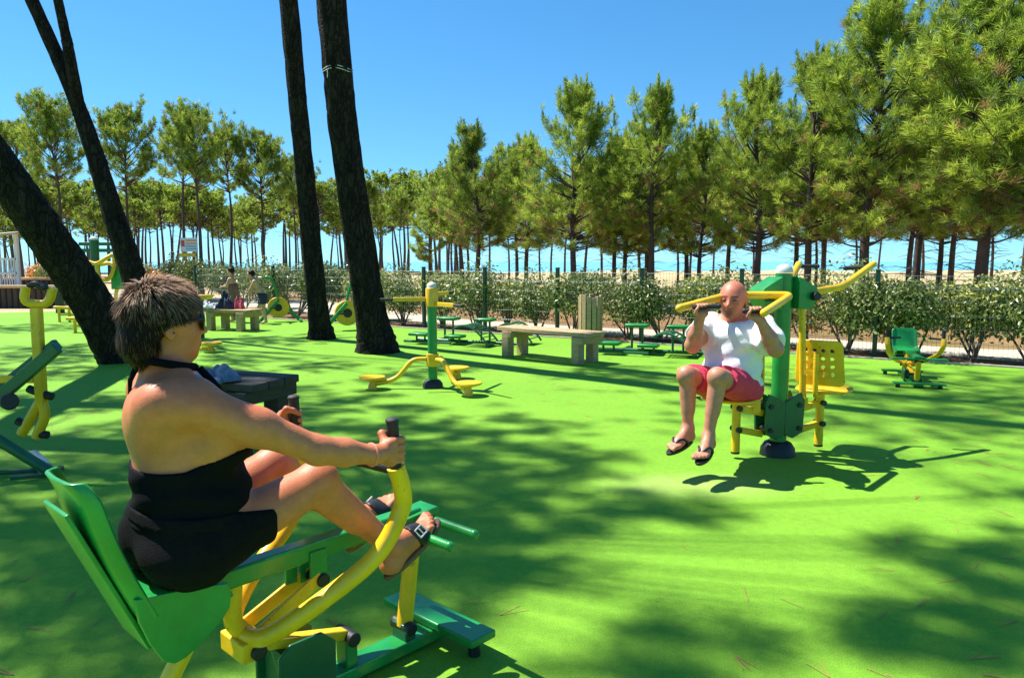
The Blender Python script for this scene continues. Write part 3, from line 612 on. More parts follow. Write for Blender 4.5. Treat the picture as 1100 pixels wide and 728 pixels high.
for k, (px, off, i, s, lab) in enumerate(spots):
    kx = (px - 550) / 800 * 1.0; Y = (14.5 + off) / (1 + .67 * kx); x = kx * Y; z = float(tz(np.array(x), np.array(Y)))
    loc = (x, Y, z)
    if i not in us: us.add(i); o = sh[i]; o.location = loc; o.rotation_euler = (0, 0, k * 1.3); o.scale = (s * .92, s * .92, s * 1.02); o['label'] = lab; o['group'] = 'shrubs along the fence'
    else: dup(sh[i], loc, k * 1.3, lab, (s * .92, s * .92, s * 1.02), 'shrubs along the fence')

# ------------------------------------------------------------------ wire fence
M['fpost'] = mat('fence_green', (.006, .045, .022), .45, .2, 9)
f_ = thing('wire_fence', 'low green posted wire mesh fence along the far edge of the green floor', 'fence', (0, FEN(0), 0), world=True)
posts_x = [-8.6, -7.25, -5.9, -4.55, -3.2, -1.86, -.54, .85, 2.26, 3.7, 5.35, 6.9, 8.4]
for x in posts_x:
    b = MB(); b.box((x, FEN(x), .6), (.06, .06, 1.3), rz=-.59); b.box((x, FEN(x), 1.262), (.066, .066, .024), rz=-.59); b.build('post', M['fpost'], f_, bevel=.004)
for x0, x1 in zip(posts_x[:-1], posts_x[1:]):
    b = MB(); p = np.array([x0, FEN(x0), 0]); q = np.array([x1, FEN(x1), 0]); L = np.linalg.norm(q - p); n = int(L / .055); d = (q - p) / L
    for k in range(1, n): c = p + d * (L * k / n); b.tube([c + (0, 0, .05), c + (0, 0, 1.2)], .0022, 3, cap=False)
    for z in (.06, .24, .26, .44, .62, .64, .82, 1.0, 1.02, 1.18): b.tube([p + (0, .01, z), q + (0, .01, z)], .003, 4, cap=False)
    b.build('mesh_panel', M['wire'], f_, smooth='all', recalc=False)
# ================================================================== ROWING MACHINES (local: x forward, y left)
def make_rower(label, loc, rz):
    t = thing('rowing_machine', label, 'rowing machine', loc, rz)
    b = MB(); b.bar((-.30, 0, .035), (.90, 0, .035), .09, .045); b.box((.91, 0, .075), (.12, .50, .03)); b.box((-.27, 0, .075), (.10, .44, .03)); b.build('base_frame', M['green'], t, bevel=.006)
    b = MB(); b.box((.30, 0, .13), (.11, .12, .16))
    for sg in (-1, 1): b.prism([(.22, sg * .075, .03), (.42, sg * .075, .03), (.42, sg * .075, .20), (.37, sg * .075, .245), (.26, sg * .075, .245), (.22, sg * .075, .21)], (0, -sg * .012, 0))
    b.build('pivot_bracket', M['dgreen'], t, bevel=.004)
    b = MB(); b.bar((-.16, 0, .485), (.82, 0, .495), .06, .06); b.build('beam', M['green'], t, bevel=.008)
    b = MB(); b.box((.39, .032, .435), (.06, .012, .12)); b.box((.39, -.032, .435), (.06, .012, .12)); b.box((.33, .032, .44), (.04, .012, .11)); b.build('beam_bracket', M['green'], t, bevel=.003)
    b = MB(); nx, ny = 12, 12; V = []                                # moulded seat with turned down sides
    for i in range(nx + 1):
        for j in range(ny + 1):
            u = i / nx; v = -1 + 2 * j / ny; e = max(0, abs(v) - .7) / .3
            V.append((-.19 + .25 * u, .128 * v, .565 - .03 * u - .012 * (1 - v * v) - .02 * e * e - .03 * max(0, u - .8) / .2))
    b.add(V, [(i * (ny + 1) + j, (i + 1) * (ny + 1) + j, (i + 1) * (ny + 1) + j + 1, i * (ny + 1) + j + 1) for i in range(nx) for j in range(ny)])
    for sgn in (-1, 1):
        prof = [(-.19, .56), (-.06, .545), (.045, .525), (.052, .50), (.048, .46), (.02, .425), (-.035, .385), (-.075, .365), (-.10, .36), (-.125, .375), (-.155, .43), (-.18, .50)]
        b.prism([(x, sgn * (.128 - .03 * (.56 - z)), z) for x, z in prof], (0, -sgn * .012, 0))
    b.build('seat', M['green'], t, solid=.01, bevel=.004)
    b = MB(); V = []; ns, nv = 16, 14
    for i in range(ns + 1):
        s = i / ns; cx = -.175 - .13 * s - .012 * math.sin(math.pi * s); cz_ = .50 + .375 * s; hw = .13 * (1 if s < .8 else math.sqrt(max(.02, 1 - ((s - .8) / .22) ** 2)) * .35 + .65)
        for j in range(nv + 1):
            v = -1 + 2 * j / nv; e = max(0, abs(v) - .75) / .25; e2 = max(0, s - .9) / .1
            V.append((cx + .028 * e * e + .01 * v * v - .012 * e2, hw * v, cz_))
    b.add(V, [(i * (nv + 1) + j, (i + 1) * (nv + 1) + j, (i + 1) * (nv + 1) + j + 1, i * (nv + 1) + j + 1) for i in range(ns) for j in range(nv)])
    b.build('backrest', M['green'], t, solid=.012, bevel=.003)
    b = MB(); b.bar((-.145, 0, .40), (-.318, 0, .80), .17, .012); b.build('backrest_bracket', M['green'], t, bevel=.003)
    b = MB(); b.tube(fillet([(.035, 0, .47), (.0, 0, .36), (-.17, 0, .09)], .1), .026, 14); b.build('rear_leg', M['yellow'], t)
    b = MB(); b.tube(fillet([(.125, 0, .47), (.115, 0, .34), (.17, 0, .285)], .06), .027, 14); b.build('frame_tube', M['yellow'], t)
    b = MB(); b.tube(fillet([(.80, 0, .43), (.785, 0, .30), (.755, 0, .10)], .06), .029, 14); b.build('front_strut', M['yellow'], t)
    for sgn in (-1, 1):                                              # handle loop: two arms joined under the beam
        pts = [(.15, 0, .30), (.155, sgn * .06, .305), (.185, sgn * .115, .328), (.29, sgn * .18, .40), (.456, sgn * .24, .51), (.535, sgn * .268, .64), (.535, sgn * .274, .715), (.512, sgn * .275, .785)]
        b = MB(); b.tube(spline(pts, 7), .0275, 16); a = b.build('arm', M['yellow'], t)
        b = MB(); b.tube([(.512, sgn * .275, .775), (.502, sgn * .275, .925)], .018, 16); b.ball((.502, sgn * .275, .926), (.021, .021, .011)); b.build('grip', M['grip'], a)
        b = MB(); b.tube([(.515, sgn * .27, .775), (.475, sgn * .15, .788)], .019, 16); b.ball((.475, sgn * .15, .788), .020); b.build('cross_grip', M['grip'], a)
    b = MB()
    for y in (-.045, .045): b.bar((.15, y, .29), (.40, y * .7, .405), .013, .045, up=(0, 0, 1))
    b.build('tie_link', M['yellow'], t, bevel=.004)
    b = MB(); b.bar((.15, 0, .262), (.50, 0, .165), .045, .035); b.box((.15, 0, .27), (.08, .14, .06)); b.build('push_link', M['yellow'], t, bevel=.006)
    b = MB(); b.box((.51, 0, .10), (.045, .06, .12)); b.build('link_post', M['green'], t, bevel=.004)
    for (x, y, z, r_) in ((.40, .05, .395, .022), (.158, .085, .265, .024), (.51, .05, .155, .024), (.752, .05, .10, .024), (.80, .045, .425, .022), (.05, .045, .45, .022)):
        b = MB(); b.cyl((x, y, z), (x, -y, z), r_); b.build('pivot', M['black'], t, bevel=.004)
    b = MB(); b.box((.752, 0, .08), (.045, .08, .07)); b.build('strut_clevis', M['dgreen'], t, bevel=.004)
    for (x, z) in ((.741, .466), (.855, .475)):                      # foot rests: paired cross tubes on a mount
        b = MB(); b.tube([(x, -.26, z), (x, .26, z)], .016, 14); b.ball((x, -.26, z), .017); b.ball((x, .26, z), .017); b.build('foot_bar', M['green'], t)
    b = MB(); b.bar((.70, 0, .49), (.88, 0, .505), .10, .03); b.build('foot_bar_mount', M['green'], t, bevel=.004)
    for (x, y) in ((.91, .2), (.91, -.2), (-.27, .18), (-.27, -.18)):
        b = MB(); b.cyl((x, y, .0), (x, y, .062), .022); b.build('base_foot', M['black'], t)
    return t
HEAD = math.atan2(.733, .68); SX, SY = -.9, 2.0
rower = make_rower('green and yellow rowing machine the woman in black is sitting on', (SX, SY, 0), HEAD)
mg = ground(970, 409)
dup(rower, (mg[0] + .16, mg[1] + .25, 0), R(-108), 'small empty green seated rowing machine by the fence at the right', (.85, 1.05, .66))

# ================================================================== TWISTER
tg = ground(465, 416)
def make_twister(label, loc, rz):
    t = thing('twister_machine', label, 'twister', loc, rz)
    b = MB(); b.lathe((0, 0, 0), [(.115, 0), (.11, .045), (.085, .08), (.055, .095)], 24); b.build('foot_dome', M['black'], t)
    b = MB(); b.cyl((0, 0, .02), (0, 0, 1.02), .052, seg=24); b.build('post', M['green'], t)
    b = MB(); b.lathe((0, 0, 1.0), [(.068, -.10), (.070, .09), (.064, .105)], 24); b.build('collar', M['yellow'], t, bevel=.004)
    b = MB(); b.lathe((0, 0, 0), [(.054, 1.105), (.054, 1.125), (.042, 1.152), (.018, 1.166), (.002, 1.168)], 20); b.build('cap', M['cap'], t)
    b = MB(); b.lathe((0, 0, .31), [(.068, -.07), (.068, .07)], 24); b.build('lower_collar', M['yellow'], t, bevel=.004)
    for k in range(3):
        a = R(8) + k * 2.0944; ca, sa = math.cos(a), math.sin(a); W = lambda r, z: (r * ca, r * sa, z)
        b = MB(); b.tube(fillet([W(.07, .32), W(.22, .32), W(.40, .10), W(.62, .06)], .1), .026, 14); l = b.build('leg', M['yellow'], t)
        b = MB(); b.lathe((.66 * ca, .66 * sa, 0), [(.05, .0), (.045, .04), (.03, .085), (.14, .12), (.145, .132), (.14, .142)], 24); b.build('foot_plate', M['yellow'], t)
        b = MB(); h0 = 1.03 - .05 * k; p = lambda r, o, z: (r * ca - o * sa, r * sa + o * ca, z)
        b.bar(p(.07, 0, h0), p(.42, .0, h0), .028, .045); h = b.build('handle', M['yellow'], t, bevel=.005)
        b = MB(); b.tube([p(.42, 0, h0), p(.56, 0, h0)], .016, 12); b.build('grip', M['grip'], h)
    return t
tw = make_twister('yellow and green twister post with three foot plates in the middle of the floor', (tg[0], tg[1], 0), R(62))

# ================================================================== LAT MACHINE
PB = np.array([1.93, 5.30, 0.]); ff = np.array([-.60, -.80, 0]); ll = np.array([.80, -.60, 0]); uu = np.array([-.955, -.297, 0])
lm = thing('lat_machine', 'two seated yellow and green lat pull machine with the man in the white shirt', 'gym machine', PB, world=True)
Z = np.array([0, 0, 1.])
b = MB(); b.lathe(PB, [(.125, 0), (.12, .05), (.095, .09), (.066, .105)], 28); b.build('foot_dome', M['black'], lm)
b = MB(); b.cyl(PB + Z * .03, PB + Z * 1.31, .059, seg=28); b.build('post', M['green'], lm)
b = MB(); b.lathe(PB, [(.060, 1.315), (.060, 1.335), (.046, 1.36), (.022, 1.374), (.002, 1.376)], 22); b.build('cap', M['cap'], lm)
side = np.array([uu[1], -uu[0], 0])
for sgn in (1, -1):                                                  # station 1 faces the camera's left, station 2 faces away
    u = uu * sgn; f = ff * sgn; l = ll * sgn
    # head box
    b = MB(); o = PB + u * .068
    b.prism([o + side * .085 + Z * 1.06, o + u * .12 + side * .085 + Z * 1.06, o + u * .17 + side * .085 + Z * 1.17, o + u * .15 + side * .085 + Z * 1.21, o + side * .085 + Z * 1.29], -side * .17)
    hb = b.build('head_box', M['green'], lm, bevel=.006)
    b = MB(); b.cyl(o + u * .12 + Z * 1.15 - side * .13, o + u * .12 + Z * 1.15 + side * .13, .03); b.build('pivot', M['black'], hb, bevel=.004)
    # lower carrier plate with bolts
    b = MB(); b.prism([PB + u * .07 + side * .072 + Z * .13, PB + u * .155 + side * .072 + Z * .17, PB + u * .165 + side * .072 + Z * .40, PB + u * .135 + side * .072 + Z * .46, PB - u * .0 + side * .072 + Z * .40, PB - u * .0 + side * .072 + Z * .16], -side * .02)
    b.prism([PB + u * .07 - side * .072 + Z * .13, PB + u * .155 - side * .072 + Z * .17, PB + u * .165 - side * .072 + Z * .40, PB + u * .135 - side * .072 + Z * .46, PB - u * .0 - side * .072 + Z * .40, PB - u * .0 - side * .072 + Z * .16], side * .02)
    cp_ = b.build('carrier_plate', M['dgreen'], lm, bevel=.004)
    for zz in (.20, .37):
        b = MB(); b.cyl(PB + u * .12 + Z * zz - side * .084, PB + u * .12 + Z * zz + side * .084, .018); b.build('bolt', M['black'], cp_)
    vt = PB + u * .355
    for zz in (.19, .345):
        b = MB(); b.bar(PB + u * .14 + Z * (zz - .03), vt + Z * (zz + .02), .04, .045); b.build('link_arm', M['yellow'], lm, bevel=.006)
        b = MB(); b.cyl(vt + Z * (zz + .02) - side * .05, vt + Z * (zz + .02) + side * .05, .02); b.build('pivot', M['black'], lm)
    b = MB(); b.cyl(vt + Z * .05, vt + Z * .43, .03); st_ = b.build('seat_tube', M['yellow'], lm)
    b = MB(); b.cyl(vt + Z * .035, vt + Z * .05, .031); b.build('end_cap', M['black'], st_)
    # drive strut from head to link
    b = MB(); b.tube([PB + u * .16 + Z * 1.12 + side * .0, PB + u * .20 + Z * .40], .024, 14); b.bar(PB + u * .20 + Z * .33, PB + u * .20 + Z * .41, .05, .07); b.build('drive_strut', M['yellow'], lm)
    # seat pan (faces f) with rounded outline
    sc = vt + f * .10 + Z * .44; b = MB(); pl = [sc + f * (.19 * math.copysign(abs(math.cos(a)) ** .6, math.cos(a))) + l * (.19 * math.copysign(abs(math.sin(a)) ** .6, math.sin(a))) for a in np.linspace(0, 2 * math.pi, 28, endpoint=False)]
    b.prism(pl, Z * .022); b.build('seat', M['yellow'], lm, bevel=.008)
    # perforated backrest, slightly curved, and its bent support tube behind it
    b = MB(); bc = vt - f * .085 + Z * .50; nu, nv = 50, 50; V = []; F = []
    rs_ = random.Random(4); holes = [(x, y) for x in (-.55, -.18, .18, .55) for y in (-.5, -.15, .2, .55)]
    for i in range(nu + 1):
        for j in range(nv + 1):
            a = -1 + 2 * i / nu; c = -1 + 2 * j / nv; V.append(bc + l * .165 * a * (1 - .06 * c) + Z * (.165 + .165 * c) - f * (.02 * c - .03 * a * a))
    for i in range(nu):
        for j in range(nv):
            a = -1 + 2 * (i + .5) / nu; c = -1 + 2 * (j + .5) / nv
            if abs(a) > .8 and abs(c) > .8 and (abs(a) - .8) ** 2 + (abs(c) - .8) ** 2 > .034: continue
            if any((a - x) ** 2 + (c - y) ** 2 < .0075 for x, y in holes): continue
            F.append((i * (nv + 1) + j, (i + 1) * (nv + 1) + j, (i + 1) * (nv + 1) + j + 1, i * (nv + 1) + j + 1))
    b.add(V, F); bk = b.build('backrest', M['yellow'], lm, solid=.014)
    b = MB(); b.tube(fillet([sc - f * .02 - Z * .012, vt - f * .14 + Z * .42, vt - f * .15 + Z * .52, vt - f * .155 + Z * .74], .06), .019, 12); b.bar(vt - f * .15 + Z * .60 - l * .08, vt - f * .15 + Z * .60 + l * .08, .02, .03); b.build('back_support', M['yellow'], bk)
def lat_bar(pts, g1, g2):
    b = MB(); b.tube(fillet(pts, .07, 7), .026, 16); b.ball(pts[0], .027); b.ball(pts[-1], .027); a = b.build('pull_bar', M['yellow'], lm)
    for g in (g1, g2):
        b = MB(); b.cyl(g[0], g[1], .016); b.ball(g[1], .018); b.build('grip', M['grip'], a)
    return a
# man's bar: tips forward over his hands, crosspiece behind his neck
LBT, LBC, RBC, RBT = at(730, 331, 4.86), at(783, 317, 5.12), at(850, 317, 5.13), at(821, 336, 4.70)
HR, HL = at(757, 331, 4.85), at(817, 334, 4.72)
lat_bar([LBT, LBC, RBC, RBT], (at(744, 330, 4.86), at(772, 329, 4.86)), (at(824, 333, 4.74), at(800, 334, 4.76)))
b = MB(); b.bar(at(842, 318, 5.15), PB + uu * .16 + Z * 1.16, .045, .05); b.build('bar_bracket', M['yellow'], lm, bevel=.004)
RA, RB_, RC, RD = PB - uu * .12 + Z * 1.15, at(905, 308, 5.5), at(938, 284, 5.75), at(862, 296, 6.0)
lat_bar([RC, RB_, RA + (0, 0, .01), at(846, 305, 5.62), at(858, 284, 5.85)], (at(930, 287, 5.72), at(908, 288, 5.76)), (at(858, 286, 5.85), at(878, 286, 5.84)))

# ================================================================== small orange step plate behind the man
q = at(741, 398, 7.6); t = thing('step_plate', 'low orange step plate on a slanted bracket, seen left of the seated man', 'step', (q[0], q[1], 0), world=True)
b = MB(); b.box(q + (.05, 0, 0), (.30, .22, .035), rz=.2); b.build('plate', M['orange'], t, bevel=.008)
b = MB(); b.bar(q + (.16, 0, -.03), (q[0] + .34, q[1] + .05, .04), .05, .06); b.build('bracket', M['orange'], t, bevel=.005)
b = MB(); b.box((q[0] + .35, q[1] + .05, .025), (.22, .22, .05)); b.build('base', M['dgreen'], t, bevel=.005)

# ================================================================== BENCHES of heavy timber
def make_bench(label, loc, rz, L=1.15, woodm='wood', D=.42, H=.43):
    t = thing('timber_bench', label, 'bench', loc, rz)
    for x in (-L / 2 + .12, L / 2 - .12):
        for y in (-D / 2 + .05, D / 2 - .05):
            b = MB(); b.box((x, y, H / 2 - .03), (.13, .13, H - .06)); b.build('leg', M[woodm], t, bevel=.008)
        b = MB(); b.box((x + .10, 0, H - .105), (.065, D + .06, .09)); b.build('crossbar', M[woodm], t, bevel=.006)
    for k in range(3):
        y = (k - 1) * (D / 3 + .004); b = MB(); b.box((0, y, H - .028 + .002 * k), (L + .12, D / 3 - .008, .056)); b.build('seat_plank', M[woodm], t, bevel=.007)
    return t
p1, p2, p3, p4 = ground(548, 383), ground(565, 380), ground(616, 391), ground(633, 388)
a_ = (p1 + p2) / 2; c_ = (p3 + p4) / 2; mid = (a_ + c_) / 2; ang = math.atan2(c_[1] - a_[1], c_[0] - a_[0])
bench = make_bench('long pale timber bench in front of the slatted bin', (mid[0], mid[1], 0), ang, L=float(np.linalg.norm(c_ - a_)) + .36)
p1, p2, p3, p4 = ground(229, 353), ground(241, 354), ground(255, 357), ground(273, 356)
make_bench('pale timber bench with bags on it, left of the slimmer bare trunk', ((p1 + p4)[0] / 2, (p1 + p4)[1] / 2, 0), R(-22), L=1.0, D=.5)
bq = at(262, 410, 5.3); dark_bench = make_bench('dark timber bench behind the woman with a pair of jeans on it', (bq[0] - .17, bq[1] + .14, 0), R(-22), L=.78, woodm='woodd', D=.5, H=float(bq[2]) + .02)
TB = float(bq[2]) + .024
# jeans lying on the dark bench
def cloth_heap(name, label, cat, c, size, m, seed, n=26):
    rs = np.random.default_rng(seed); b = MB(); V = []; ph = rs.uniform(0, 6, 8)
    for i in range(n + 1):
        for j in range(n + 1):
            u = -1 + 2 * i / n; v = -1 + 2 * j / n; r_ = math.sqrt(u * u + v * v); a = math.atan2(v, u)
            edge = 1 + .14 * math.sin(3 * a + ph[0]) + .1 * math.sin(5 * a + ph[1]); k = max(0, 1 - (max(abs(u), abs(v))) ** 4)
            hgt = k * (.55 + .25 * math.sin(4.1 * u + ph[2] + 2 * v) + .2 * math.sin(6.3 * v + ph[3] - u * 3) + .12 * math.sin(13 * u + 7 * v + ph[4]))
            V.append((c[0] + size[0] * u * edge, c[1] + size[1] * v * edge, c[2] + .004 + size[2] * hgt))
    b.add(V, [(i * (n + 1) + j, (i + 1) * (n + 1) + j, (i + 1) * (n + 1) + j + 1, i * (n + 1) + j + 1) for i in range(n) for j in range(n)])
    return tag(b.build(name, m, smooth='all', solid=.006), label, cat)
jq = at(222, 398, 5.15); cloth_heap('jeans', 'crumpled faded blue jeans lying on the dark bench beside the woman', 'trousers', (jq[0], jq[1], TB + .004), (.19, .15, .13), M['jean'], 3)
gq = at(237, 333, 15.0)
cloth_heap('beach_bag', 'whitish bundle lying on the left end of the bench with bags', 'bag', (gq[0] - .25, gq[1] + .05, .437), (.17, .14, .17), M['towel'], 5)
cloth_heap('backpack', 'dark blue bag standing on the bench with bags', 'bag', (gq[0] + .12, gq[1], .437), (.15, .14, .36), M['navy'], 6)
cloth_heap('beach_towel', 'pinkish towel hanging behind the dark blue bag', 'towel', (gq[0] + .36, gq[1] + .06, .437), (.08, .12, .26), M['pink'], 7)

# ================================================================== slatted wooden bin
q = at(634, 358, 13.0); t = thing('litter_bin', 'upright litter bin of grey wooden slats behind the timber bench', 'bin', (q[0], q[1], 0), world=True)
for k in range(14):
    a = 2 * math.pi * k / 14; c = (q[0] + .20 * math.cos(a), q[1] + .20 * math.sin(a), .46 + .03 * math.sin(5 * k)); b = MB(); b.box(c, (.022, .075, .66), rz=a); b.build('slat', M['wood'], t, bevel=.004)
b = MB(); b.cyl((q[0], q[1], .16), (q[0], q[1], .70), .165, seg=20); b.build('liner', M['black'], t)
b = MB(); b.cyl((q[0], q[1], 0), (q[0], q[1], .18), .07, seg=12); b.build('base_post', M['woodd'], t)

# ================================================================== sit-up benches with curved ladders
def make_situp(label, loc, rz):
    t = thing('situp_bench', label, 'exercise bench', loc, rz)
    b = MB(); b.tube([(-.95, -.02, .05), (.95, -.02, .05)], .028, 10); b.tube([(-.55, -.36, .05), (-.55, .36, .05)], .026, 10); b.tube([(.55, -.36, .05), (.55, .36, .05)], .026, 10); b.tube([(-1.0, -.36, .05), (-.1, -.36, .05)], .022, 8); b.build('base_frame', M['dgreen'], t)
    for (x0, y) in ((-.05, -.36), (.48, .22)):
        w = .42; arc = [(x0 + s * .62, .03 + .30 * math.sin(math.pi * (.28 + .72 * s)) ** .9 + .02) for s in np.linspace(0, 1, 14)]
        b = MB()
        for yy in (y, y + w): b.tube([(x, yy, z) for x, z in arc], .017, 8)
        fr = b.build('curved_rail', M['dgreen'], t); b = MB()
        for x, z in arc[1:-1]: b.bar((x, y, z), (x, y + w, z), .028, .012)
        b.build('slats', M['dgreen'], fr)
    for (x, y, z, L) in ((-.72, -.28, .17, .36), (-.36, .05, .42, .34), (.22, .28, .40, .32), (-.15, -.12, .14, .3)):
        b = MB(); b.box((x, y, z), (L, .24, .05)); p = b.build('pad', M['green'], t, bevel=.012); b = MB(); b.cyl((x - .08, y, .04), (x - .08, y, z - .02), .018); b.cyl((x + .08, y, .04), (x + .08, y, z - .02), .018); b.build('pad_post', M['dgreen'], p)
    return t
g1 = ground(492, 369); si = make_situp('green sit-up bench with curved slats, just right of the twister post', (g1[0] + .15, g1[1] - .1, 0), R(-24))
g1 = ground(706, 381); dup(si, (g1[0] + .05, g1[1] + .05, 0), R(-22), 'green sit-up bench with curved slats, between the bin and the seated man', 1.0)

# ================================================================== leg machine at the left edge
ly = 4.95; t = thing('leg_machine', 'yellow post with a U shaped cradle on top and forked foot, at the left edge', 'gym machine', (-3.2, ly, 0), world=True)
L_ = lambda px, py, Y=ly: at(px, py, Y)
b = MB(); b.bar(L_(39, 330), L_(45, 437), .06, .06, up=(0, 1, 0)); b.build('swing_post', M['yellow'], t, bevel=.008)
b = MB(); b.tube(fillet([L_(28, 308, ly - .02), L_(25, 325, ly - .02), L_(52, 328, ly + .03), L_(57, 309, ly + .03)], .07), .029, 14); cr = b.build('cradle', M['yellow'], t)
b = MB(); b.tube(spline([L_(31, 308), L_(38, 305), L_(45, 309), L_(50, 307)], 4), .022, 10); b.build('cradle_pad', M['black'], cr)
b = MB()
b.tube(fillet([L_(44, 430), L_(37, 442), L_(23, 466)], .05), .033, 12); b.tube(fillet([L_(45, 430), L_(49, 446), L_(39, 470)], .06), .033, 12); fk = b.build('fork', M['yellow'], t)
for (a, c) in (((30, 417), (40, 421)), ((46, 423), (57, 426)), ((18, 451), (26, 456)), ((42, 466), (52, 467))):
    b = MB(); b.cyl(L_(*a), L_(*c), .027); b.build('stub_grip', M['black'], fk, bevel=.006)
b = MB(); b.bar(L_(-60, 407), L_(38, 407), .05, .05); b.build('side_bar', M['yellow'], t, bevel=.006)
for dy in (-.13, .12):
    b = MB(); b.bar(L_(-30, 452 - 10 * (dy > 0), ly - .1 + dy), L_(62, 373 - (dy > 0) * 4, ly - .1 + dy), .05, .075); lv = b.build('lever', M['dgreen'], t, bevel=.008)
b = MB(); b.ball(L_(10, 431, ly - .3), .055); b.cyl(L_(10, 431, ly - .36), L_(10, 431, ly - .24), .045); b.build('knob', M['black'], t)
pa, pb_ = L_(-70, 430, 4.6), ground(52, 513)
b = MB(); b.tube([pa, (pb_[0], pb_[1], .05)], .035, 14); b.build('stay', M['dgreen'], t)
b = MB(); b.cyl((pb_[0] - .16, pb_[1] + .1, .12), (pb_[0] - .02, pb_[1] + .01, .06), .043); b.build('stay_collar', M['cap'], t)
b = MB(); b.box((pb_[0] - .12, pb_[1] + .08, .012), (.26, .2, .02), rz=.3); b.tube([(pb_[0] - .12, pb_[1] + .08, .03), (pb_[0] - .75, pb_[1] - .12, .03)], .016, 10); b.build('foot_plate', M['dgreen'], t)
b = MB(); pp = at(-75, 400, ly); b.cyl((pp[0], pp[1], 0), (pp[0], pp[1], 1.05), .075, seg=20); b.build('main_post', M['dgreen'], t)

# ================================================================== things further back
def make_disc_bike(label, loc, rz):
    t = thing('exercise_bike', label, 'exercise bike', loc, rz)
    b = MB(); b.cyl((0, -.045, .33), (0, .045, .33), .24, seg=28); d = b.build('flywheel', M['yellow'], t, bevel=.01)
    b = MB(); b.cyl((0, -.065, .33), (0, .065, .33), .085, seg=20); b.build('hub', M['black'], d)
    b = MB(); b.bar((.02, .09, .52), (.46, .09, .03), .05, .07); b.bar((.02, -.09, .52), (-.40, -.09, .03), .05, .07); b.bar((-.42, -.3, .03), (-.42, .3, .03), .06, .05); b.bar((.48, -.3, .03), (.48, .3, .03), .06, .05); b.build('stand', M['green'], t, bevel=.006)
    b = MB(); b.tube(fillet([(.02, 0, .5), (-.12, 0, 1.0), (-.30, 0, 1.02)], .08), .028, 12); b.tube([(-.22, -.30, 1.02), (-.22, .30, 1.02)], .024, 10); b.build('handlebar', M['green'], t)
    b = MB(); b.box((.10, .14, .33), (.16, .06, .03)); b.box((-.10, -.14, .33), (.16, .06, .03)); b.build('pedal', M['black'], t, bevel=.004)
    return t
g1 = ground(298, 346); bike = make_disc_bike('exercise bike with a yellow disc that the bathing boy leans over', (g1[0], g1[1] + .1, 0), R(18))
g1 = ground(371, 355); dup(bike, (g1[0] + .02, g1[1] + .1, 0), R(205), 'exercise bike with a yellow disc and green handlebar, seen between the two bare trunks', 1.05)
def make_step(label, loc, rz, h=.12):
    t = thing('balance_disc', label, 'step', loc, rz)
    b = MB(); b.lathe((0, 0, 0), [(.06, 0), (.05, h * .4), (.04, h * .7), (.16, h), (.165, h + .02), (.16, h + .035)], 24); b.build('plate', M['yellow'], t)
    b = MB(); b.tube(fillet([(-.55, 0, .30), (-.42, 0, .30), (-.30, 0, .06), (0, 0, .05)], .08), .026, 12); b.build('arm', M['yellow'], t)
    return t
g1 = ground(227, 378); make_step('low yellow foot plate on the floor right of the woman\'s chin', (g1[0], g1[1], 0), R(8))
q = at(216, 322, 13.5); t = thing('sit_board', 'yellow board on a post right of the woman\'s forehead', 'step', (q[0], q[1], 0), world=True)
b = MB(); b.prism([q + (-.17, -.15, .09), q + (.20, -.15, .09), q + (.12, -.15, 0), q + (-.10, -.15, 0)], (0, .3, 0)); b.build('board', M['yellow'], t, bevel=.01)
b = MB(); b.cyl((q[0], q[1], 0), (q[0], q[1], q[2]), .035); b.build('post', M['dgreen'], t)
def yellow_bar(label, pxs, Y):
    a, c = at(*pxs[0], Y), at(*pxs[1], Y + .1); t = thing('low_bar', label, 'exercise bar', ((a[0] + c[0]) / 2, Y, 0), world=True)
    b = MB(); b.bar(a, c, .16, .06); b.build('top_board', M['yellow'], t, bevel=.008)
    for k in (.25, .8):
        m_ = a + (c - a) * k; b = MB(); b.cyl((m_[0], m_[1], 0), (m_[0], m_[1], m_[2] - .02), .03); b.bar((m_[0], m_[1], m_[2] * .5), (m_[0] + .25, m_[1], m_[2] * .5), .03, .04); b.build('post', M['yellow'], t)
yellow_bar('far low yellow balance bar beside the leaning trunk', ((58, 330), (78, 331)), 17.0)
yellow_bar('near low yellow balance bar half hidden by the leaning trunk', ((72, 342), (104, 343)), 14.5)
# climbing station
Y = 17.5; pc = at(104, 330, Y); t = thing('climbing_station', 'tall green post with yellow bent bars behind the leaning trunk', 'climbing frame', (pc[0], pc[1], 0), world=True)
q = lambda px, py, d=0: at(px, py, Y + d)
b = MB(); b.cyl((pc[0], pc[1], 0), q(101, 258), .10, seg=18); b.build('post', M['dgreen'], t)
b = MB(); b.ball(q(101, 257), (.1, .1, .06)); b.build('cap', M['cap'], t)
for y_ in (262, 269): b = MB(); b.bar(q(85, y_), q(120, y_), .06, .08); b.build('cross_beam', M['dgreen'], t, bevel=.01)
for pts in ([(94, 281, -.3), (104, 283, -.3), (115, 277, -.3), (121, 275, -.2), (131, 287, -.1), (134, 300, 0), (126, 310, 0), (123, 330, 0)], [(104, 283, -.3), (106, 298, -.3), (116, 300, -.2), (122, 289, -.1), (123, 276, 0)], [(96, 296, .3), (98, 288, .3), (110, 284, .3), (122, 284, .2), (126, 300, .1)]):
    b = MB(); b.tube(spline([q(*p) for p in pts], 5), .045, 10); b.build('bent_bar', M['yellow'], t)
b = MB(); b.box(q(127, 298), (.30, .12, .55)); b.build('side_panel', M['green'], t, bevel=.02)
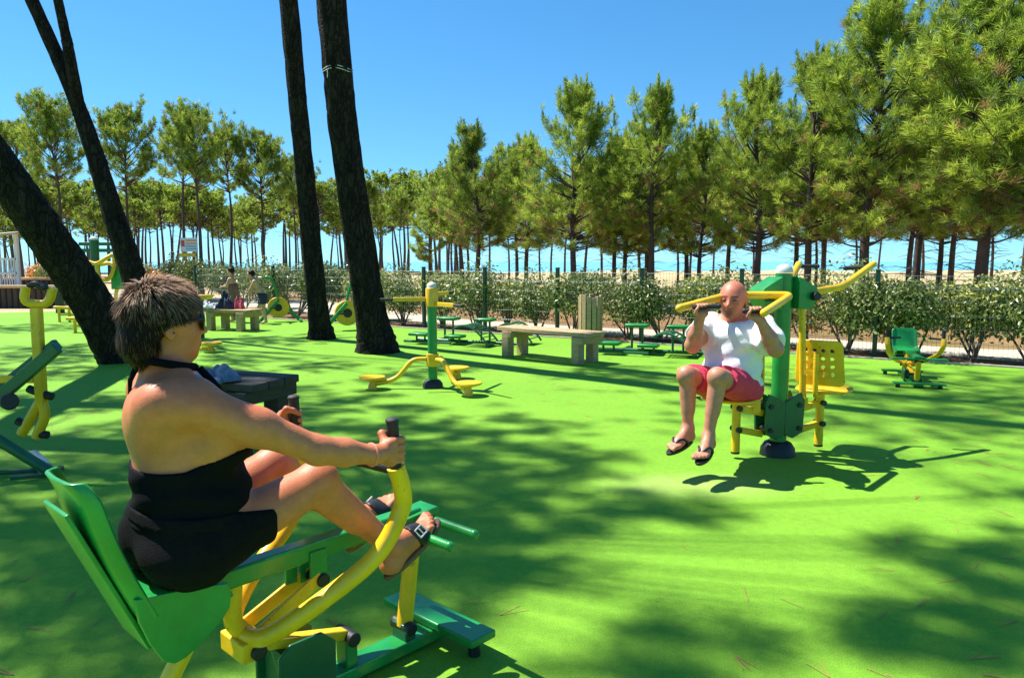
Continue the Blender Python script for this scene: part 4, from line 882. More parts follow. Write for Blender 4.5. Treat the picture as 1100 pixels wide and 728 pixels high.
# information board
Y = 27; s0 = at(203, 263, Y); t = thing('notice_board', 'white board with orange and blue stripes above a yellow strip, over the far shrubs', 'sign', (s0[0], s0[1], 0), world=True)
b = MB(); b.box(s0, (.62, .04, .5)); b.build('panel', M['white'], t, bevel=.01)
mo = mat('sign_orange', (.75, .26, .06), .5); mb_ = mat('sign_blue', (.15, .45, .62), .5); mr_ = mat('sign_red', (.5, .08, .05), .5)
for dx, dz, w, h_, m_ in ((.09, .15, .38, .05, mo), (.09, .05, .38, .045, mo), (.07, -.05, .42, .05, mb_), (.09, -.14, .38, .045, mb_), (-.21, .05, .12, .22, mr_)):
    b = MB(); b.box(s0 + (dx, -.024, dz), (w, .008, h_)); b.build('printed_stripe', m_, t)
b = MB(); b.box(s0 + (-.06, -.01, -.36), (.6, .05, .14)); b.build('yellow_strip', M['yellow'], t, bevel=.01)
for dx in (-.25, .25): b = MB(); b.cyl((s0[0] + dx, s0[1] + .05, -.1), s0 + (dx, .05, .2), .03); b.build('post', M['wood'], t)
# white shelter
Y = 24; a = at(6, 300, Y); t = thing('beach_shelter', 'white lattice beach shelter with a slanted beige roof at the left edge', 'shelter', (a[0], a[1], 0), world=True)
for (px, dy) in ((0, 0), (20, 0), (-24, 0), (20, 1.4), (-24, 1.4)): p = at(px, 300, Y + dy); b = MB(); b.box((p[0], p[1], 1.1), (.11, .11, 2.4)); b.build('post', M['white'], t, bevel=.01)
x0, x1 = at(-24, 300, Y)[0], at(20, 300, Y)[0]
for z0 in (.55, 1.0, 1.45):
    b = MB(); b.box(((x0 + x1) / 2, Y - .03, z0), (x1 - x0, .05, .07)); b.build('rail', M['white'], t, bevel=.006)
b = MB()
for k in range(16): x = x0 + (x1 - x0) * (k + .5) / 16; b.box((x, Y + .002, .98), (.035, .03, .95))
b.build('lattice', M['white'], t)
b = MB(); b.prism([(x0 - .3, Y - .5, 2.05), (x1 + .35, Y - .5, 2.22), (x1 + .35, Y - .5, 2.29), (x0 - .3, Y - .5, 2.12)], (0, 2.4, .25)); b.build('roof', M['foil'], t, bevel=.01)
# log edgings of the play ground
for k, (xa, xb, py, Y) in enumerate(((-40, 62, 303, 26.0), (-40, 68, 312, 22.5))):
    a, c = at(xa, py, Y), at(xb, py, Y); t = thing('log_edging', ('far', 'near')[k] + ' row of dark upright logs edging the sand play area', 'log edging', ((a[0] + c[0]) / 2, Y, 0), world=True, group='log edgings')
    n = int((c[0] - a[0]) / .17); b = MB(); rl = random.Random(k)
    for i in range(n): x = a[0] + (c[0] - a[0]) * i / n; b.cyl((x, Y, -.1), (x, Y, a[2] + .14 + rl.uniform(-.03, .03)), .08, seg=8)
    b.build('upright_logs', M['woodd'], t)
    b = MB(); b.tube([a + (0, -.11, .12), c + (0, -.11, .12)], .05, 8); b.build('rail', M['wood'], t)
q = at(63, 306, 20); b = MB(); b.box((q[0], q[1], .3), (.16, .16, .7)); b.box((q[0], q[1], .66), (.2, .2, .04)); tag(b.build('wooden_post', M['woodd'], bevel=.01), 'single short wooden post between the yellow cradle and the leaning trunk', 'post')
# ================================================================== PEOPLE
def frame(origin, ang):
    o = np.array(origin, float); c, s = math.cos(ang), math.sin(ang); Q = np.array([[c, -s, 0], [s, c, 0], [0, 0, 1]])
    return (lambda v: np.asarray(v) @ Q.T + o), (lambda w: (np.asarray(w) - o) @ Q)
def fist(prims, wrist, axis_c, axis_d, out, r=.026, sgn=1, fr=.0095):
    """four fingers and a thumb closed round a bar: axis centre, axis direction, 'out' = where the palm sits"""
    ax = np.array(axis_d, float); ax /= np.linalg.norm(ax); o = np.array(out, float); o -= ax * (o @ ax); o /= np.linalg.norm(o); t = np.cross(ax, o) * sgn
    c = np.array(axis_c, float); pol = lambda a, rad, h: c + ax * h + rad * (math.cos(a) * o + math.sin(a) * t)
    pc = pol(-.35, r + .018, 0)
    prims += [('c', np.array(wrist), pol(-.75, r + .020, 0), .026, .027, .02), ('c', pol(-.4, r + .015, .026), pol(-.4, r + .015, -.026), .019, .017, .012), ('c', pol(-.8, r + .018, .018), pol(-.8, r + .018, -.020), .019, .018, .012)]
    for k, (h, f, ln) in enumerate(((.033, 1.0, 2.9), (.011, 1.08, 3.1), (-.011, 1.0, 3.0), (-.032, .85, 2.7))):
        angs = [.05, .9, 1.8, ln]
        ps = [pol(a, r + .004 + (.006 if j == 1 else 0), h * (1 - .03 * j)) for j, a in enumerate(angs)]
        for j in range(3): prims.append(('c', ps[j], ps[j + 1], fr * f * (1.06 - .07 * j), fr * f * (1.0 - .08 * j), .0035))
    th = [pol(-.9, r + .016, .030), pol(-1.5, r + .010, .052), pol(-2.3, r + .003, .046), pol(-3.0, r + .002, .034)]
    for j in range(3): prims.append(('c', th[j], th[j + 1], .013 - .0015 * j, .0115 - .0015 * j, .006))
def head_prims(c, s, yaw=0, male=False, pitch=0):
    """skull, jaw, brow, nose, lips, chin, ears; eye sockets carved. c = centre between the ears, faces +x after yaw/pitch"""
    Q = rotm((0, 0, 1), yaw) @ rotm((0, 1, 0), pitch); P = lambda *p: np.array(c) + Q @ (np.array(p) * s)
    e = lambda p, r_, k: ('e', P(*p), np.array(r_) * s, k, Q)
    k = .018 * s / 1.0
    pr = [e((-.012, 0, .035), (.098, .078, .088), .02), e((.03, 0, -.01), (.066, .066, .08), .03), e((.038, 0, -.062), (.05, .052, .042), .03), e((.066, 0, -.09), (.02, .022, .018), .018),
          e((.068, .026, .030), (.016, .026, .010), .012), e((.068, -.026, .030), (.016, .026, .010), .012), e((.058, .038, -.018), (.024, .022, .022), .02), e((.058, -.038, -.018), (.024, .022, .022), .02),
          ('s', P(.094, .031, .008), np.array((.018, .017, .012)) * s, .012), ('s', P(.094, -.031, .008), np.array((.018, .017, .012)) * s, .012),
          ('c', P(.088, 0, .016), P(.110, 0, -.020), .008 * s, .012 * s, .010), ('e', P(.098, .012, -.022), np.array((.011, .009, .008)) * s, .006, Q), ('e', P(.098, -.012, -.022), np.array((.011, .009, .008)) * s, .006, Q),
          ('c', P(.088, -.02, -.050), P(.088, .02, -.050), .0075 * s, .0075 * s, .006), ('c', P(.085, -.018, -.0635), P(.085, .018, -.0635), .0085 * s, .0085 * s, .006), ('e', P(.079, .031, .010), np.array((.0125, .0125, .0125)) * s, .002, Q), ('e', P(.079, -.031, .010), np.array((.0125, .0125, .0125)) * s, .002, Q)]
    for sg in (-1, 1):
        Qe = Q @ rotm((0, 0, 1), sg * .35)
        pr += [('e', P(-.012, sg * .079, -.004), np.array((.020, .009, .032)) * s, .006, Qe), ('s', P(-.006, sg * .088, -.002), np.array((.010, .006, .018)) * s, .006), ('e', P(-.008, sg * .079, -.032), np.array((.009, .006, .009)) * s, .004, Qe)]
    return pr, P, Q

# ------------------------------------------------------------------ the woman on the rowing machine
WX, WI = frame((SX, SY, 0), HEAD)
wt = thing('person', 'woman in black halter top and black shorts with sunglasses, rowing in the foreground', 'person', (SX, SY, 0), world=True)
hr_ = WI(np.array(WX((.50, -.275, .835)))); gR = np.array((.5, -.275, .84)); gL = np.array((.5, .275, .84))
tors = [('e', (.0, 0, .665), (.132, .172, .11), .05), ('e', (-.035, .082, .635), (.105, .098, .10), .04), ('e', (-.035, -.082, .635), (.105, .098, .10), .04), ('e', (.015, 0, .78), (.132, .158, .12), .07),
        ('e', (.045, 0, .755), (.108, .135, .09), .05), ('e', (-.012, 0, .91), (.115, .158, .16), .07), ('c', (-.03, .135, 1.035), (-.03, -.135, 1.035), .068, .068, .06), ('e', (-.045, 0, .985), (.095, .165, .105), .05),
        ('e', (.088, .082, .925), (.085, .082, .088), .03), ('e', (.088, -.082, .925), (.085, .082, .088), .03)]
neck = [('c', (-.035, 0, 1.05), (-.040, 0, 1.17), .056, .050, .02), ('c', (-.04, 0, 1.10), (-.03, .13, 1.055), .042, .05, .035), ('c', (-.04, 0, 1.10), (-.03, -.13, 1.055), .045, .05, .04)]
HC = np.array((-.033, 0, 1.228)); hp, HP, HQ = head_prims(HC, .9, yaw=-.10)
arms = []
for sg, el, g in ((-1, (.245, -.275, .885), gR), (1, (.25, .265, .90), gL)):
    sh_ = (-.02, sg * .172, 1.03); wr = (g[0] - .085, g[1] + sg * .028, g[2] + .005)
    arms += [('c', sh_, (.10, sg * .225, .965), .053, .048, .05), ('c', (.10, sg * .225, .965), el, .047, .038, .03), ('c', el, tuple(np.array(el) * .55 + np.array(wr) * .45), .040, .038, .02), ('c', tuple(np.array(el) * .55 + np.array(wr) * .45), wr, .038, .0255, .02)]
    fist(arms, wr, g, (0, 0, 1), (-.35, sg * 1.0, 0), r=.022, sgn=-sg * 1.0)
thigh = []; shin = []; foot = []
for sg, kn, an in ((-1, (.335, -.125, .745), (.612, -.118, .462)), (1, (.33, .105, .755), (.625, .118, .49))):
    hip = (-.02, sg * .10, .635); kn = np.array(kn); an = np.array(an)
    thigh += [('c', hip, tuple(kn), .085, .058, .03), ('e', tuple(kn + (.006, 0, .006)), (.056, .052, .056), .03)]
    d = an - kn; d /= np.linalg.norm(d); bk = np.cross(d, (0, 1, 0)); bk = bk if bk[0] < 0 else -bk
    shin += [('c', tuple(kn), tuple(an), .052, .033, .02), ('c', tuple(kn + d * .06 + bk * .018), tuple(kn + d * .20 + bk * .014), .046, .036, .03)]
    f_d = np.array((.86, 0, .51)); f_d /= np.linalg.norm(f_d); f_n = np.array((-.51, 0, .86)); f_n /= np.linalg.norm(f_n)
    heel = an + np.array((-.005, 0, -.055)); sole = heel - f_n * .03
    fp = lambda u, v, n_: tuple(heel + f_d * u + np.array((0, v, 0)) + f_n * n_)
    foot += [('c', tuple(an), fp(.0, 0, .0), .034, .033, .02), ('c', fp(.0, 0, 0), fp(.10, 0, .004), .032, .034, .025), ('c', tuple(an + f_d * .02), fp(.13, 0, .012), .032, .024, .03), ('e', fp(.145, 0, -.004), (.055, .044, .024), .02, np.stack([f_d, (0, 1, 0), f_n], 1))]
    for j in range(5):
        v = sg * (-.034 + .0165 * j); L = (.222, .220, .212, .200, .184)[j]; r_ = (.0125, .0095, .009, .0088, .0085)[j]
        foot += [('c', fp(.16, v * .95, -.004), fp(L - .012, v, .004), r_ * 1.05, r_, .006), ('c', fp(L - .012, v, .004), fp(L, v, -.002), r_, r_ * .85, .004)]
    if sg == -1: FR = (heel, f_d, f_n, fp)
    else: FL = (heel, f_d, f_n, fp)
TW = rotm((0, 0, 1), -.52)
for k_ in range(3, len(tors)):
    q_ = tors[k_]
    if q_[0] == 'e': tors[k_] = ('e', tuple(TW @ np.array(q_[1])), q_[2], q_[3], TW)
    else: tors[k_] = ('c', tuple(TW @ np.array(q_[1])), tuple(TW @ np.array(q_[2]))) + q_[3:]
W = Body((-.27, -.40, .38), (.88, .40, 1.42), .0058); gX, gY, gZ = W.grid()
v, F = W.mesh(W.field(tors + neck + hp + arms + thigh + shin + foot))
tint = np.ones((len(v), 3)); hv = (v - HC) @ HQ
lip = (hv[:, 0] > .078) & (np.abs(hv[:, 2] + .057) < .015) & (np.abs(hv[:, 1]) < .026); tint[lip] = (1.05, .62, .62)
cheek = np.exp(-((hv[:, 0] - .07) ** 2 + (np.abs(hv[:, 1]) - .04) ** 2 + (hv[:, 2] + .02) ** 2) / .0012); tint *= 1 - cheek[:, None] * np.array([0, .12, .1])
lo_back = np.exp(-((v[:, 2] - .86) / .04) ** 2) * (v[:, 0] < 0); tint *= 1 + lo_back[:, None] * np.array([.12, .16, .14])
upper = sstep(.97, 1.05, v[:, 2]) * (v[:, 2] < 1.16); tint *= 1 - upper[:, None] * np.array([.0, .10, .12])
body_obj('body', v, F, M['skinw'], wt, WX, tint)
# black swim top: back cut low, rising to the bust
dt = W.field(tors, .008); rip = .0045 * np.sin(gX * 23 + gZ * 70) * np.sin(gY * 31 + gZ * 25)
top_line = .862 + .36 * np.clip(gX + .06, 0, .3) + 0 * gY
d = np.maximum(np.maximum(dt + rip, gZ - top_line - .006 * np.sin(gY * 60 + gX * 40) * (gX > .05)), .70 - gZ)
v, F = W.mesh(d); body_obj('halter_top', v, F, M['swim'], wt, WX)
b = MB(); ring = []
for a in np.linspace(0, 2 * math.pi, 30): ring.append((-.035 + .074 * math.cos(a) - .006, .076 * math.sin(a), 1.118 + .030 * math.cos(a + math.pi) * -1 * -.6 + .012))
b.tube([WX(p) for p in ring], .011, 8, ell=1)
b.tube([WX(p) for p in ((-.11, .006, 1.125), (-.125, .012, 1.09), (-.128, .014, 1.05))], [.009, .007, .004], 6)
for sg in (-1, 1): b.tube([WX(p) for p in spline([(.025, sg * .06, 1.115), (.06, sg * .085, 1.06), (.088, sg * .10, .99), (.10, sg * .09, .95)], 6)], .010, 8)
b.build('neck_strap', M['swim'], wt, smooth='all')
# shorts with waistband, legs to mid thigh
wob = .004 * np.sin(gX * 45 + gY * 20) * np.sin(gZ * 38 + gX * 22)
dl = W.field(tors[:5] + thigh, .010) + wob
ds = np.maximum(dl, gZ - (.735 - .10 * gX)); cut = (gX * .98 + gZ * .12 - .247); ds = np.maximum(ds, cut)
v, F = W.mesh(ds); so = body_obj('shorts', v, F, M['denim'], wt, WX)
band = W.field(tors[:5], .0135); band = np.maximum(np.maximum(band, gZ - (.738 - .10 * gX)), (.703 - .10 * gX) - gZ); v, F = W.mesh(band); body_obj('waistband', v, F, M['denim'], so, WX)
# sandals
for (heel, f_d, f_n, fp), sg in ((FR, -1), (FL, 1)):
    out = []
    for a in np.linspace(0, 2 * math.pi, 32, endpoint=False):
        u = .095 + .140 * math.cos(a); wv = .036 + .012 * (math.cos(a) * .5 + .5); out.append(fp(u, wv * math.sin(a) * (1 if abs(math.cos(a)) < .9 else .95) + sg * -.003, -.040))
    b = MB(); b.prism([WX(p) for p in out], WX(f_n * .018) - WX((0, 0, 0))); s1 = b.build('sandal', M['cork'], wt, bevel=.005)
    bf = W.field([q for q in foot if abs(np.array(q[1])[1] - heel[1]) < .09], .006)
    pu = (gX - heel[0]) * f_d[0] + (gZ - heel[2]) * f_d[2]
    st_ = np.maximum(np.maximum(bf, pu - .158), .108 - pu); v, F = W.mesh(st_); body_obj('strap', v, F, M['black'], s1, WX)
    q = np.array(fp(.135, sg * .036, .028)); b = MB(); nn_ = f_n * .6 + np.array((0, sg * .8, 0)); nn_ /= np.linalg.norm(nn_)
    x_ = f_d; y_ = np.cross(nn_, x_); 
    for (du, dv, lu, lv) in ((0, .015, .036, .005), (0, -.015, .036, .005), (.016, 0, .005, .034), (-.016, 0, .005, .034), (0, 0, .004, .034)):
        c0 = q + x_ * du + y_ * dv; b.bar(WX(c0 - y_ * lv / 2), WX(c0 + y_ * lv / 2), lu, .005, up=tuple(WX(nn_) - WX((0, 0, 0))))
    b.build('buckle', M['cap'], s1, bevel=.001)
# bracelet, sunglasses
b = MB(); wr = np.array((gR[0] - .095, gR[1] - .026, gR[2] + .006)); b.tube([WX(wr + np.array((.012 * math.sin(a) * .3, .031 * math.cos(a), .031 * math.sin(a)))) for a in np.linspace(0, 6.283, 24)], .0042, 6); b.build('bracelet', mat('coral_cord', (.7, .20, .13), .6), wt)
b = MB()
for sg in (-1, 1):
    V = []; n = 10
    for i in range(n + 1):
        for j in range(n + 1):
            a = -1 + 2 * i / n; c = -1 + 2 * j / n; mx_ = max(abs(a), abs(c)); rr_ = math.hypot(a, c); a2, c2 = (a * mx_ / rr_, c * mx_ / rr_) if rr_ > 0 else (0, 0); a2 = .45 * a + .55 * a2; c2 = .45 * c + .55 * c2
            y = sg * (.036 + .031 * a2); z = .008 + .027 * c2; V.append(WX(HP(.108 - 5.2 * (y * y) * .9 - .3 * abs(z - .01) ** 1.3, y, z)))
    b.add(V, [(i * (n + 1) + j, (i + 1) * (n + 1) + j, (i + 1) * (n + 1) + j + 1, i * (n + 1) + j + 1) for i in range(n) for j in range(n)])
sg_ = b.build('sunglasses', M['lens'], wt, smooth='all', solid=.003)
b = MB(); b.bar(WX(HP(.108, -.008, .016)), WX(HP(.108, .008, .016)), .006, .006)
for sg in (-1, 1): b.tube([WX(HP(*p)) for p in ((.088, sg * .066, .020), (.06, sg * .080, .018), (.0, sg * .0865, .010), (-.028, sg * .0845, -.004))], .0042, 8)
b.build('temple_arm', M['black'], sg_, smooth='all')
# short tousled hair: under layer + locks
hm = W.field([('e', HP(-.016, 0, .038), (.0965, .079, .086), .02), ('c', HP(-.075, .03, -.04), HP(-.078, -.03, -.04), .040, .040, .05), ('c', HP(-.055, 0, -.075), HP(-.06, 0, -.03), .042, .05, .03)], 0)
gv = np.stack(np.broadcast_arrays(gX, gY, gZ), -1) - HC; gv = gv @ HQ
face = np.maximum(.6 * (gv[..., 0] - .045) + .5 * (-(gv[..., 2]) + .045), 0)                 # keep face and ears clear
front = gv[..., 0] - (.088 if True else 0)
clip_ = np.maximum(gv[..., 0] + .9 * (.077 - gv[..., 2]) - .070, -.10 - gv[..., 2])
ear = .036 - np.sqrt((gv[..., 0] + .004) ** 2 + (gv[..., 2] + .006) ** 2 + 0 * gv[..., 1]); ear = np.where(np.abs(gv[..., 1]) > .06, ear, -1)
v, F = W.mesh(np.maximum(np.maximum(hm, clip_), ear)); ct = np.tile(np.array([.016, .010, .007]), (len(v), 1))
body_obj('hair', v, F, M['hair'], wt, WX, ct); hair_o = wt.children[-1]
rs = np.random.default_rng(8); b = MB(); hv = (v - HC) @ HQ; N = 26000; ii = rs.integers(0, len(v), N)
p0 = hv[ii]; vn = np.zeros_like(hv); fn = np.cross(hv[F[:, 2]] - hv[F[:, 0]], hv[F[:, 3]] - hv[F[:, 1]])
for k in range(4): np.add.at(vn, F[:, k], fn)
cen = hv - np.array((-.02, 0, .0)); 
if ((vn * cen).sum(1) > 0).mean() < .5: vn = -vn
vn /= np.linalg.norm(vn, axis=1, keepdims=True) + 1e-9; nrm = vn[ii]
ok = (p0[:, 0] + .9 * (.077 - p0[:, 2]) < .066) & ((np.hypot(p0[:, 0] + .0, p0[:, 2] + .006) > .040) | (np.abs(p0[:, 1]) < .054)); p0 = p0[ok]; nrm = nrm[ok]; N = len(p0)
crown = np.array((-.06, 0, .125)); fl = p0 - crown; fl -= nrm * (fl * nrm).sum(1, keepdims=True); fl /= (np.linalg.norm(fl, axis=1, keepdims=True) + 1e-6)
clump = np.round(p0 * 55); hsh = np.sin(clump @ np.array([12.9, 78.2, 37.7])) * 43758.5; hsh = (hsh - np.floor(hsh))[:, None]; hs2 = np.sin(clump @ np.array([39.3, 11.1, 83.1])) * 24634.6; hs2 = (hs2 - np.floor(hs2))[:, None]
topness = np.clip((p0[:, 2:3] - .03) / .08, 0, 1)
d0 = fl * (.75 + .3 * hsh) + nrm * (.46 + .6 * topness * (.4 + hs2 * .6)) + np.cross(nrm, fl) * (hs2 - .5) * .9 + rs.normal(0, .16, (N, 3)) + np.array([0, 0, -.35]) * (1 - topness)
d0 /= np.linalg.norm(d0, axis=1, keepdims=True); L = (.023 + .013 * topness[:, 0] + .009 * hsh[:, 0]) * rs.uniform(.7, 1.2, N)
sd2 = np.cross(d0, nrm); sd2 /= np.linalg.norm(sd2, axis=1, keepdims=True); wd = .0007
Vs = []; q0 = p0 - nrm * .004
for k, (s, wk) in enumerate(((0, 1), (.4, 1), (.75, .8), (1, .12))):
    c = q0 + d0 * (L * s)[:, None] + (fl * .25 - nrm * .22 * (1 - topness) + np.array([0, 0, -.25])) * (L * s * s)[:, None]; Vs += [c - sd2 * wd * wk, c + sd2 * wd * wk]
Vh = np.stack(Vs, 1)
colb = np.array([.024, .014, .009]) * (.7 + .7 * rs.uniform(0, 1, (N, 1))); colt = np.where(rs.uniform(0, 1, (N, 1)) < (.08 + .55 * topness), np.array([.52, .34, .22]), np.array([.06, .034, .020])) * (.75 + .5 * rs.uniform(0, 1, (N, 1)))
dk = .38 + .62 * topness; colb = colb * dk; colt = colt * dk * np.array([1.05, .95, .85])  # sunlit top and darker lower hair painted into the strand colour
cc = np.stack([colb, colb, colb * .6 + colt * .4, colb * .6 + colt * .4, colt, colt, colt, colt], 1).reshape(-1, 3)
Vw = WX((Vh.reshape(-1, 3)) @ HQ.T + HC); i = np.arange(N) * 8
b.v.append(Vw); b.n = len(Vw); b.c.append(cc)
for k in range(3): b.f += list(map(tuple, np.stack([i + 2 * k, i + 2 * k + 1, i + 2 * k + 3, i + 2 * k + 2], 1).tolist()))
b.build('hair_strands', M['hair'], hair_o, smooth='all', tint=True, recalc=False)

# ------------------------------------------------------------------ the man on the lat machine
MA = math.atan2(ff[1], ff[0]); MO = at(786, 430, 5.12); MX, MI = frame((MO[0], MO[1], 0), MA)
mt = thing('person', 'bald man in white t-shirt and red shorts seated on the yellow and green machine', 'person', (MO[0], MO[1], 0), world=True)
loc = lambda px, py, Y: MI(at(px, py, Y))
HRl, HLl = loc(755, 331, 4.85), loc(812, 334.5, 4.74)
SRl, SLl = np.array((-.015, -.185, .945)), np.array((-.015, .185, .945))
hip = .505
tors = [('e', (.0, 0, .545), (.125, .17, .105), .05), ('e', (-.04, .08, .52), (.10, .095, .085), .04), ('e', (-.04, -.08, .52), (.10, .095, .085), .04), ('e', (.025, 0, .66), (.135, .168, .13), .07), ('e', (.0, 0, .83), (.13, .195, .165), .07),
        ('c', (-.015, .15, .94), (-.015, -.15, .94), .078, .075, .06), ('e', (.07, .075, .87), (.055, .085, .06), .04), ('e', (.07, -.075, .87), (.055, .085, .06), .04)]
hp, HP2, HQ2 = head_prims((.04, 0, 1.125), 1.12, yaw=.12, male=True, pitch=.02)
neck = [('c', (-.01, 0, .97), (.012, 0, 1.07), .064, .062, .03), ('c', (-.015, 0, 1.01), (-.015, .13, .965), .05, .05, .04), ('c', (-.015, 0, 1.01), (-.015, -.13, .965), .05, .05, .04)]
ERl, ELl = loc(744, 371, 4.98), loc(833, 375, 4.80)
uarm = []; farm = []
for S_, E_, H_, sg in ((SRl, ERl, HRl, -1), (SLl, ELl, HLl, 1)):
    uarm += [('c', tuple(S_), tuple(E_), .066, .050, .05), ('e', tuple(S_ * .5 + E_ * .5 + np.array((.02, 0, 0))), (.055, .052, .055), .04)]
    bar_d = (LBT - LBT + np.array([0, 0, 0]))
    wr = H_ + (E_ - H_) * .24 / 1.0 * 1.0; wr = H_ + (E_ - H_) / np.linalg.norm(E_ - H_) * .075
    mid = E_ * .6 + wr * .4; farm += [('c', tuple(E_), tuple(mid), .049, .048, .025), ('c', tuple(mid), tuple(wr), .047, .030, .02)]
    axd = (MI(at(772, 329, 4.86)) - MI(at(744, 330, 4.86))) if sg < 0 else (MI(at(800, 334, 4.76)) - MI(at(824, 333, 4.74)))
    fist(farm, wr, H_, axd if sg > 0 else -axd, (-.75, 0, -.35), r=.022, sgn=-1 if sg > 0 else -1, fr=.0105)
thigh = []; shin = []; foot = []; FT = []
KR, KL = loc(738, 403, 4.80), loc(771, 405, 4.66); AR, AL = loc(739, 460, 4.79), loc(761, 468, 4.64)
for sg, kn, an in ((-1, KR, AR), (1, KL, AL)):
    hp_ = np.array((-.01, sg * .095, .52)); thigh += [('c', tuple(hp_), tuple(kn), .092, .062, .03), ('e', tuple(kn + (.012, 0, .0)), (.056, .055, .058), .03)]
    d = (an - kn) / np.linalg.norm(an - kn); bk = np.array((-1, 0, 0)) - d * (-d[0]); bk /= np.linalg.norm(bk)
    shin += [('c', tuple(kn), tuple(an), .053, .034, .02), ('c', tuple(kn + d * .08 + bk * .020), tuple(kn + d * .22 + bk * .014), .048, .038, .03)]
    f_d = np.array((.94, sg * .12, -.14)); f_d /= np.linalg.norm(f_d); sv = np.cross((0, 0, 1), f_d); sv /= np.linalg.norm(sv); f_n = np.cross(f_d, sv); heel = an + np.array((-.025, 0, -.055))
    fp = lambda u, v, n_, heel=heel, f_d=f_d, sv=sv, f_n=f_n: tuple(heel + f_d * u + sv * v + f_n * n_)
    foot += [('c', tuple(an), fp(.0, 0, 0), .036, .034, .02), ('c', fp(.0, 0, 0), fp(.12, 0, 0), .034, .034, .025), ('c', tuple(an), fp(.14, 0, .01), .033, .025, .03), ('e', fp(.165, 0, -.006), (.06, .047, .024), .02, np.stack([f_d, sv, f_n], 1))]
    for j in range(5):
        v_ = sg * (-.036 + .0175 * j); L = (.25, .248, .238, .224, .208)[j]; r_ = (.0135, .0105, .0098, .0095, .0095)[j]
        foot += [('c', fp(.18, v_ * .95, -.006), fp(L - .012, v_, .0), r_ * 1.05, r_, .006), ('c', fp(L - .012, v_, .0), fp(L, v_, -.005), r_, r_ * .85, .004)]
    FT.append((fp, f_n, sg))
allp = np.array([p[j] for p in farm + foot + shin for j in (1, 2) if p[0] == 'c'])
B2 = Body((min(-.26, allp[:, 0].min() - .08), min(-.40, allp[:, 1].min() - .08), allp[:, 2].min() - .09), (allp[:, 0].max() + .08, max(.40, allp[:, 1].max() + .08), 1.34), .0072); gX, gY, gZ = B2.grid()
v, F = B2.mesh(B2.field(tors + neck + hp + uarm + farm + thigh + shin + foot)); tint = np.ones((len(v), 3)); hv = (v - np.array((.04, 0, 1.125))) @ HQ2 / 1.12
g_ = np.exp(-((hv[:, 0] - .082) / .03) ** 2) * (np.exp(-((hv[:, 2] + .066) / .030) ** 2)) * (np.exp(-(hv[:, 1] / .034) ** 2)); tint *= 1 - g_[:, None] * np.array([.74, .66, .58])
eb = (hv[:, 0] > .06) & (np.abs(hv[:, 2] - .031) < .008) & (np.abs(np.abs(hv[:, 1]) - .030) < .020); tint[eb] *= .35
ey = (np.abs(hv[:, 2] - .010) < .006) & (np.abs(np.abs(hv[:, 1]) - .031) < .013) & (hv[:, 0] > .07); tint[ey] *= .22
fc = (hv[:, 2] > -.13) & (hv[:, 2] < .13) & (np.abs(hv[:, 1]) < .1) & (np.abs(hv[:, 0]) < .14); tint[fc] *= (1.1, .82, .78)
body_obj('body', v, F, M['skinm'], mt, MX, tint)
# t-shirt with short sleeves, loose folds
fold = .0085 * np.sin(gX * 18 + gZ * 42 + gY * 9) * np.sin(gY * 24 - gZ * 14)
def sleeve(ps, S_, E_): ax = (E_ - S_) / np.linalg.norm(E_ - S_); return (gX - S_[0]) * ax[0] + (gY - S_[1]) * ax[1] + (gZ - S_[2]) * ax[2] - .20
dT = B2.field(tors + neck[1:], .026) + fold; dT = np.maximum(dT, np.maximum(.525 + .05 * gX + .006 * np.sin(gY * 40) - gZ, gZ - (1.005 - .25 * np.maximum(gX, 0))))
for ps, S_, E_ in ((uarm[:2], SRl, ERl), (uarm[2:], SLl, ELl)):
    s_ = np.maximum(B2.field(ps, .033) + fold, sleeve(ps, S_, E_)); h = np.clip(.5 + .5 * (s_ - dT) / .03, 0, 1); dT = s_ * (1 - h) + dT * h - .03 * h * (1 - h)
nk = .060 - np.sqrt((gX - .015) ** 2 * .8 + gY ** 2) + 0 * gZ; dT = np.where(gZ > .965, np.maximum(dT, nk), dT)
v, F = B2.mesh(dT); body_obj('t_shirt', v, F, M['shirt'], mt, MX)
wob = .005 * np.sin(gX * 35 + gY * 26) * np.sin(gZ * 40 + gX * 20); kx = (KR[0] + KL[0]) / 2
dS = np.minimum(np.maximum(B2.field(tors[:3], .020) + wob, gZ - .60), np.maximum(B2.field(thigh, .024) + wob, gX - (kx - .085) - .25 * (.6 - gZ))); v, F = B2.mesh(dS); body_obj('shorts', v, F, M['red'], mt, MX)
for fp, f_n, sg in FT:
    out = [fp(.115 + .150 * math.cos(a), (.038 + .012 * (math.cos(a) * .5 + .5)) * math.sin(a), -.046) for a in np.linspace(0, 2 * math.pi, 28, endpoint=False)]
    b = MB(); b.prism([MX(p) for p in out], MX(f_n * .018) - MX((0, 0, 0))); s1 = b.build('flip_flop', M['black'], mt, bevel=.004); b = MB()
    for s2 in (-1, 1): b.tube([MX(p) for p in spline([fp(.19, sg * -.012, .0), fp(.165, s2 * .02, .026), fp(.12, s2 * .036, .020), fp(.075, s2 * .040, -.026)], 5)], .008, 8)
    b.build('strap', M['cap'] if False else M['black'], s1, smooth='all')

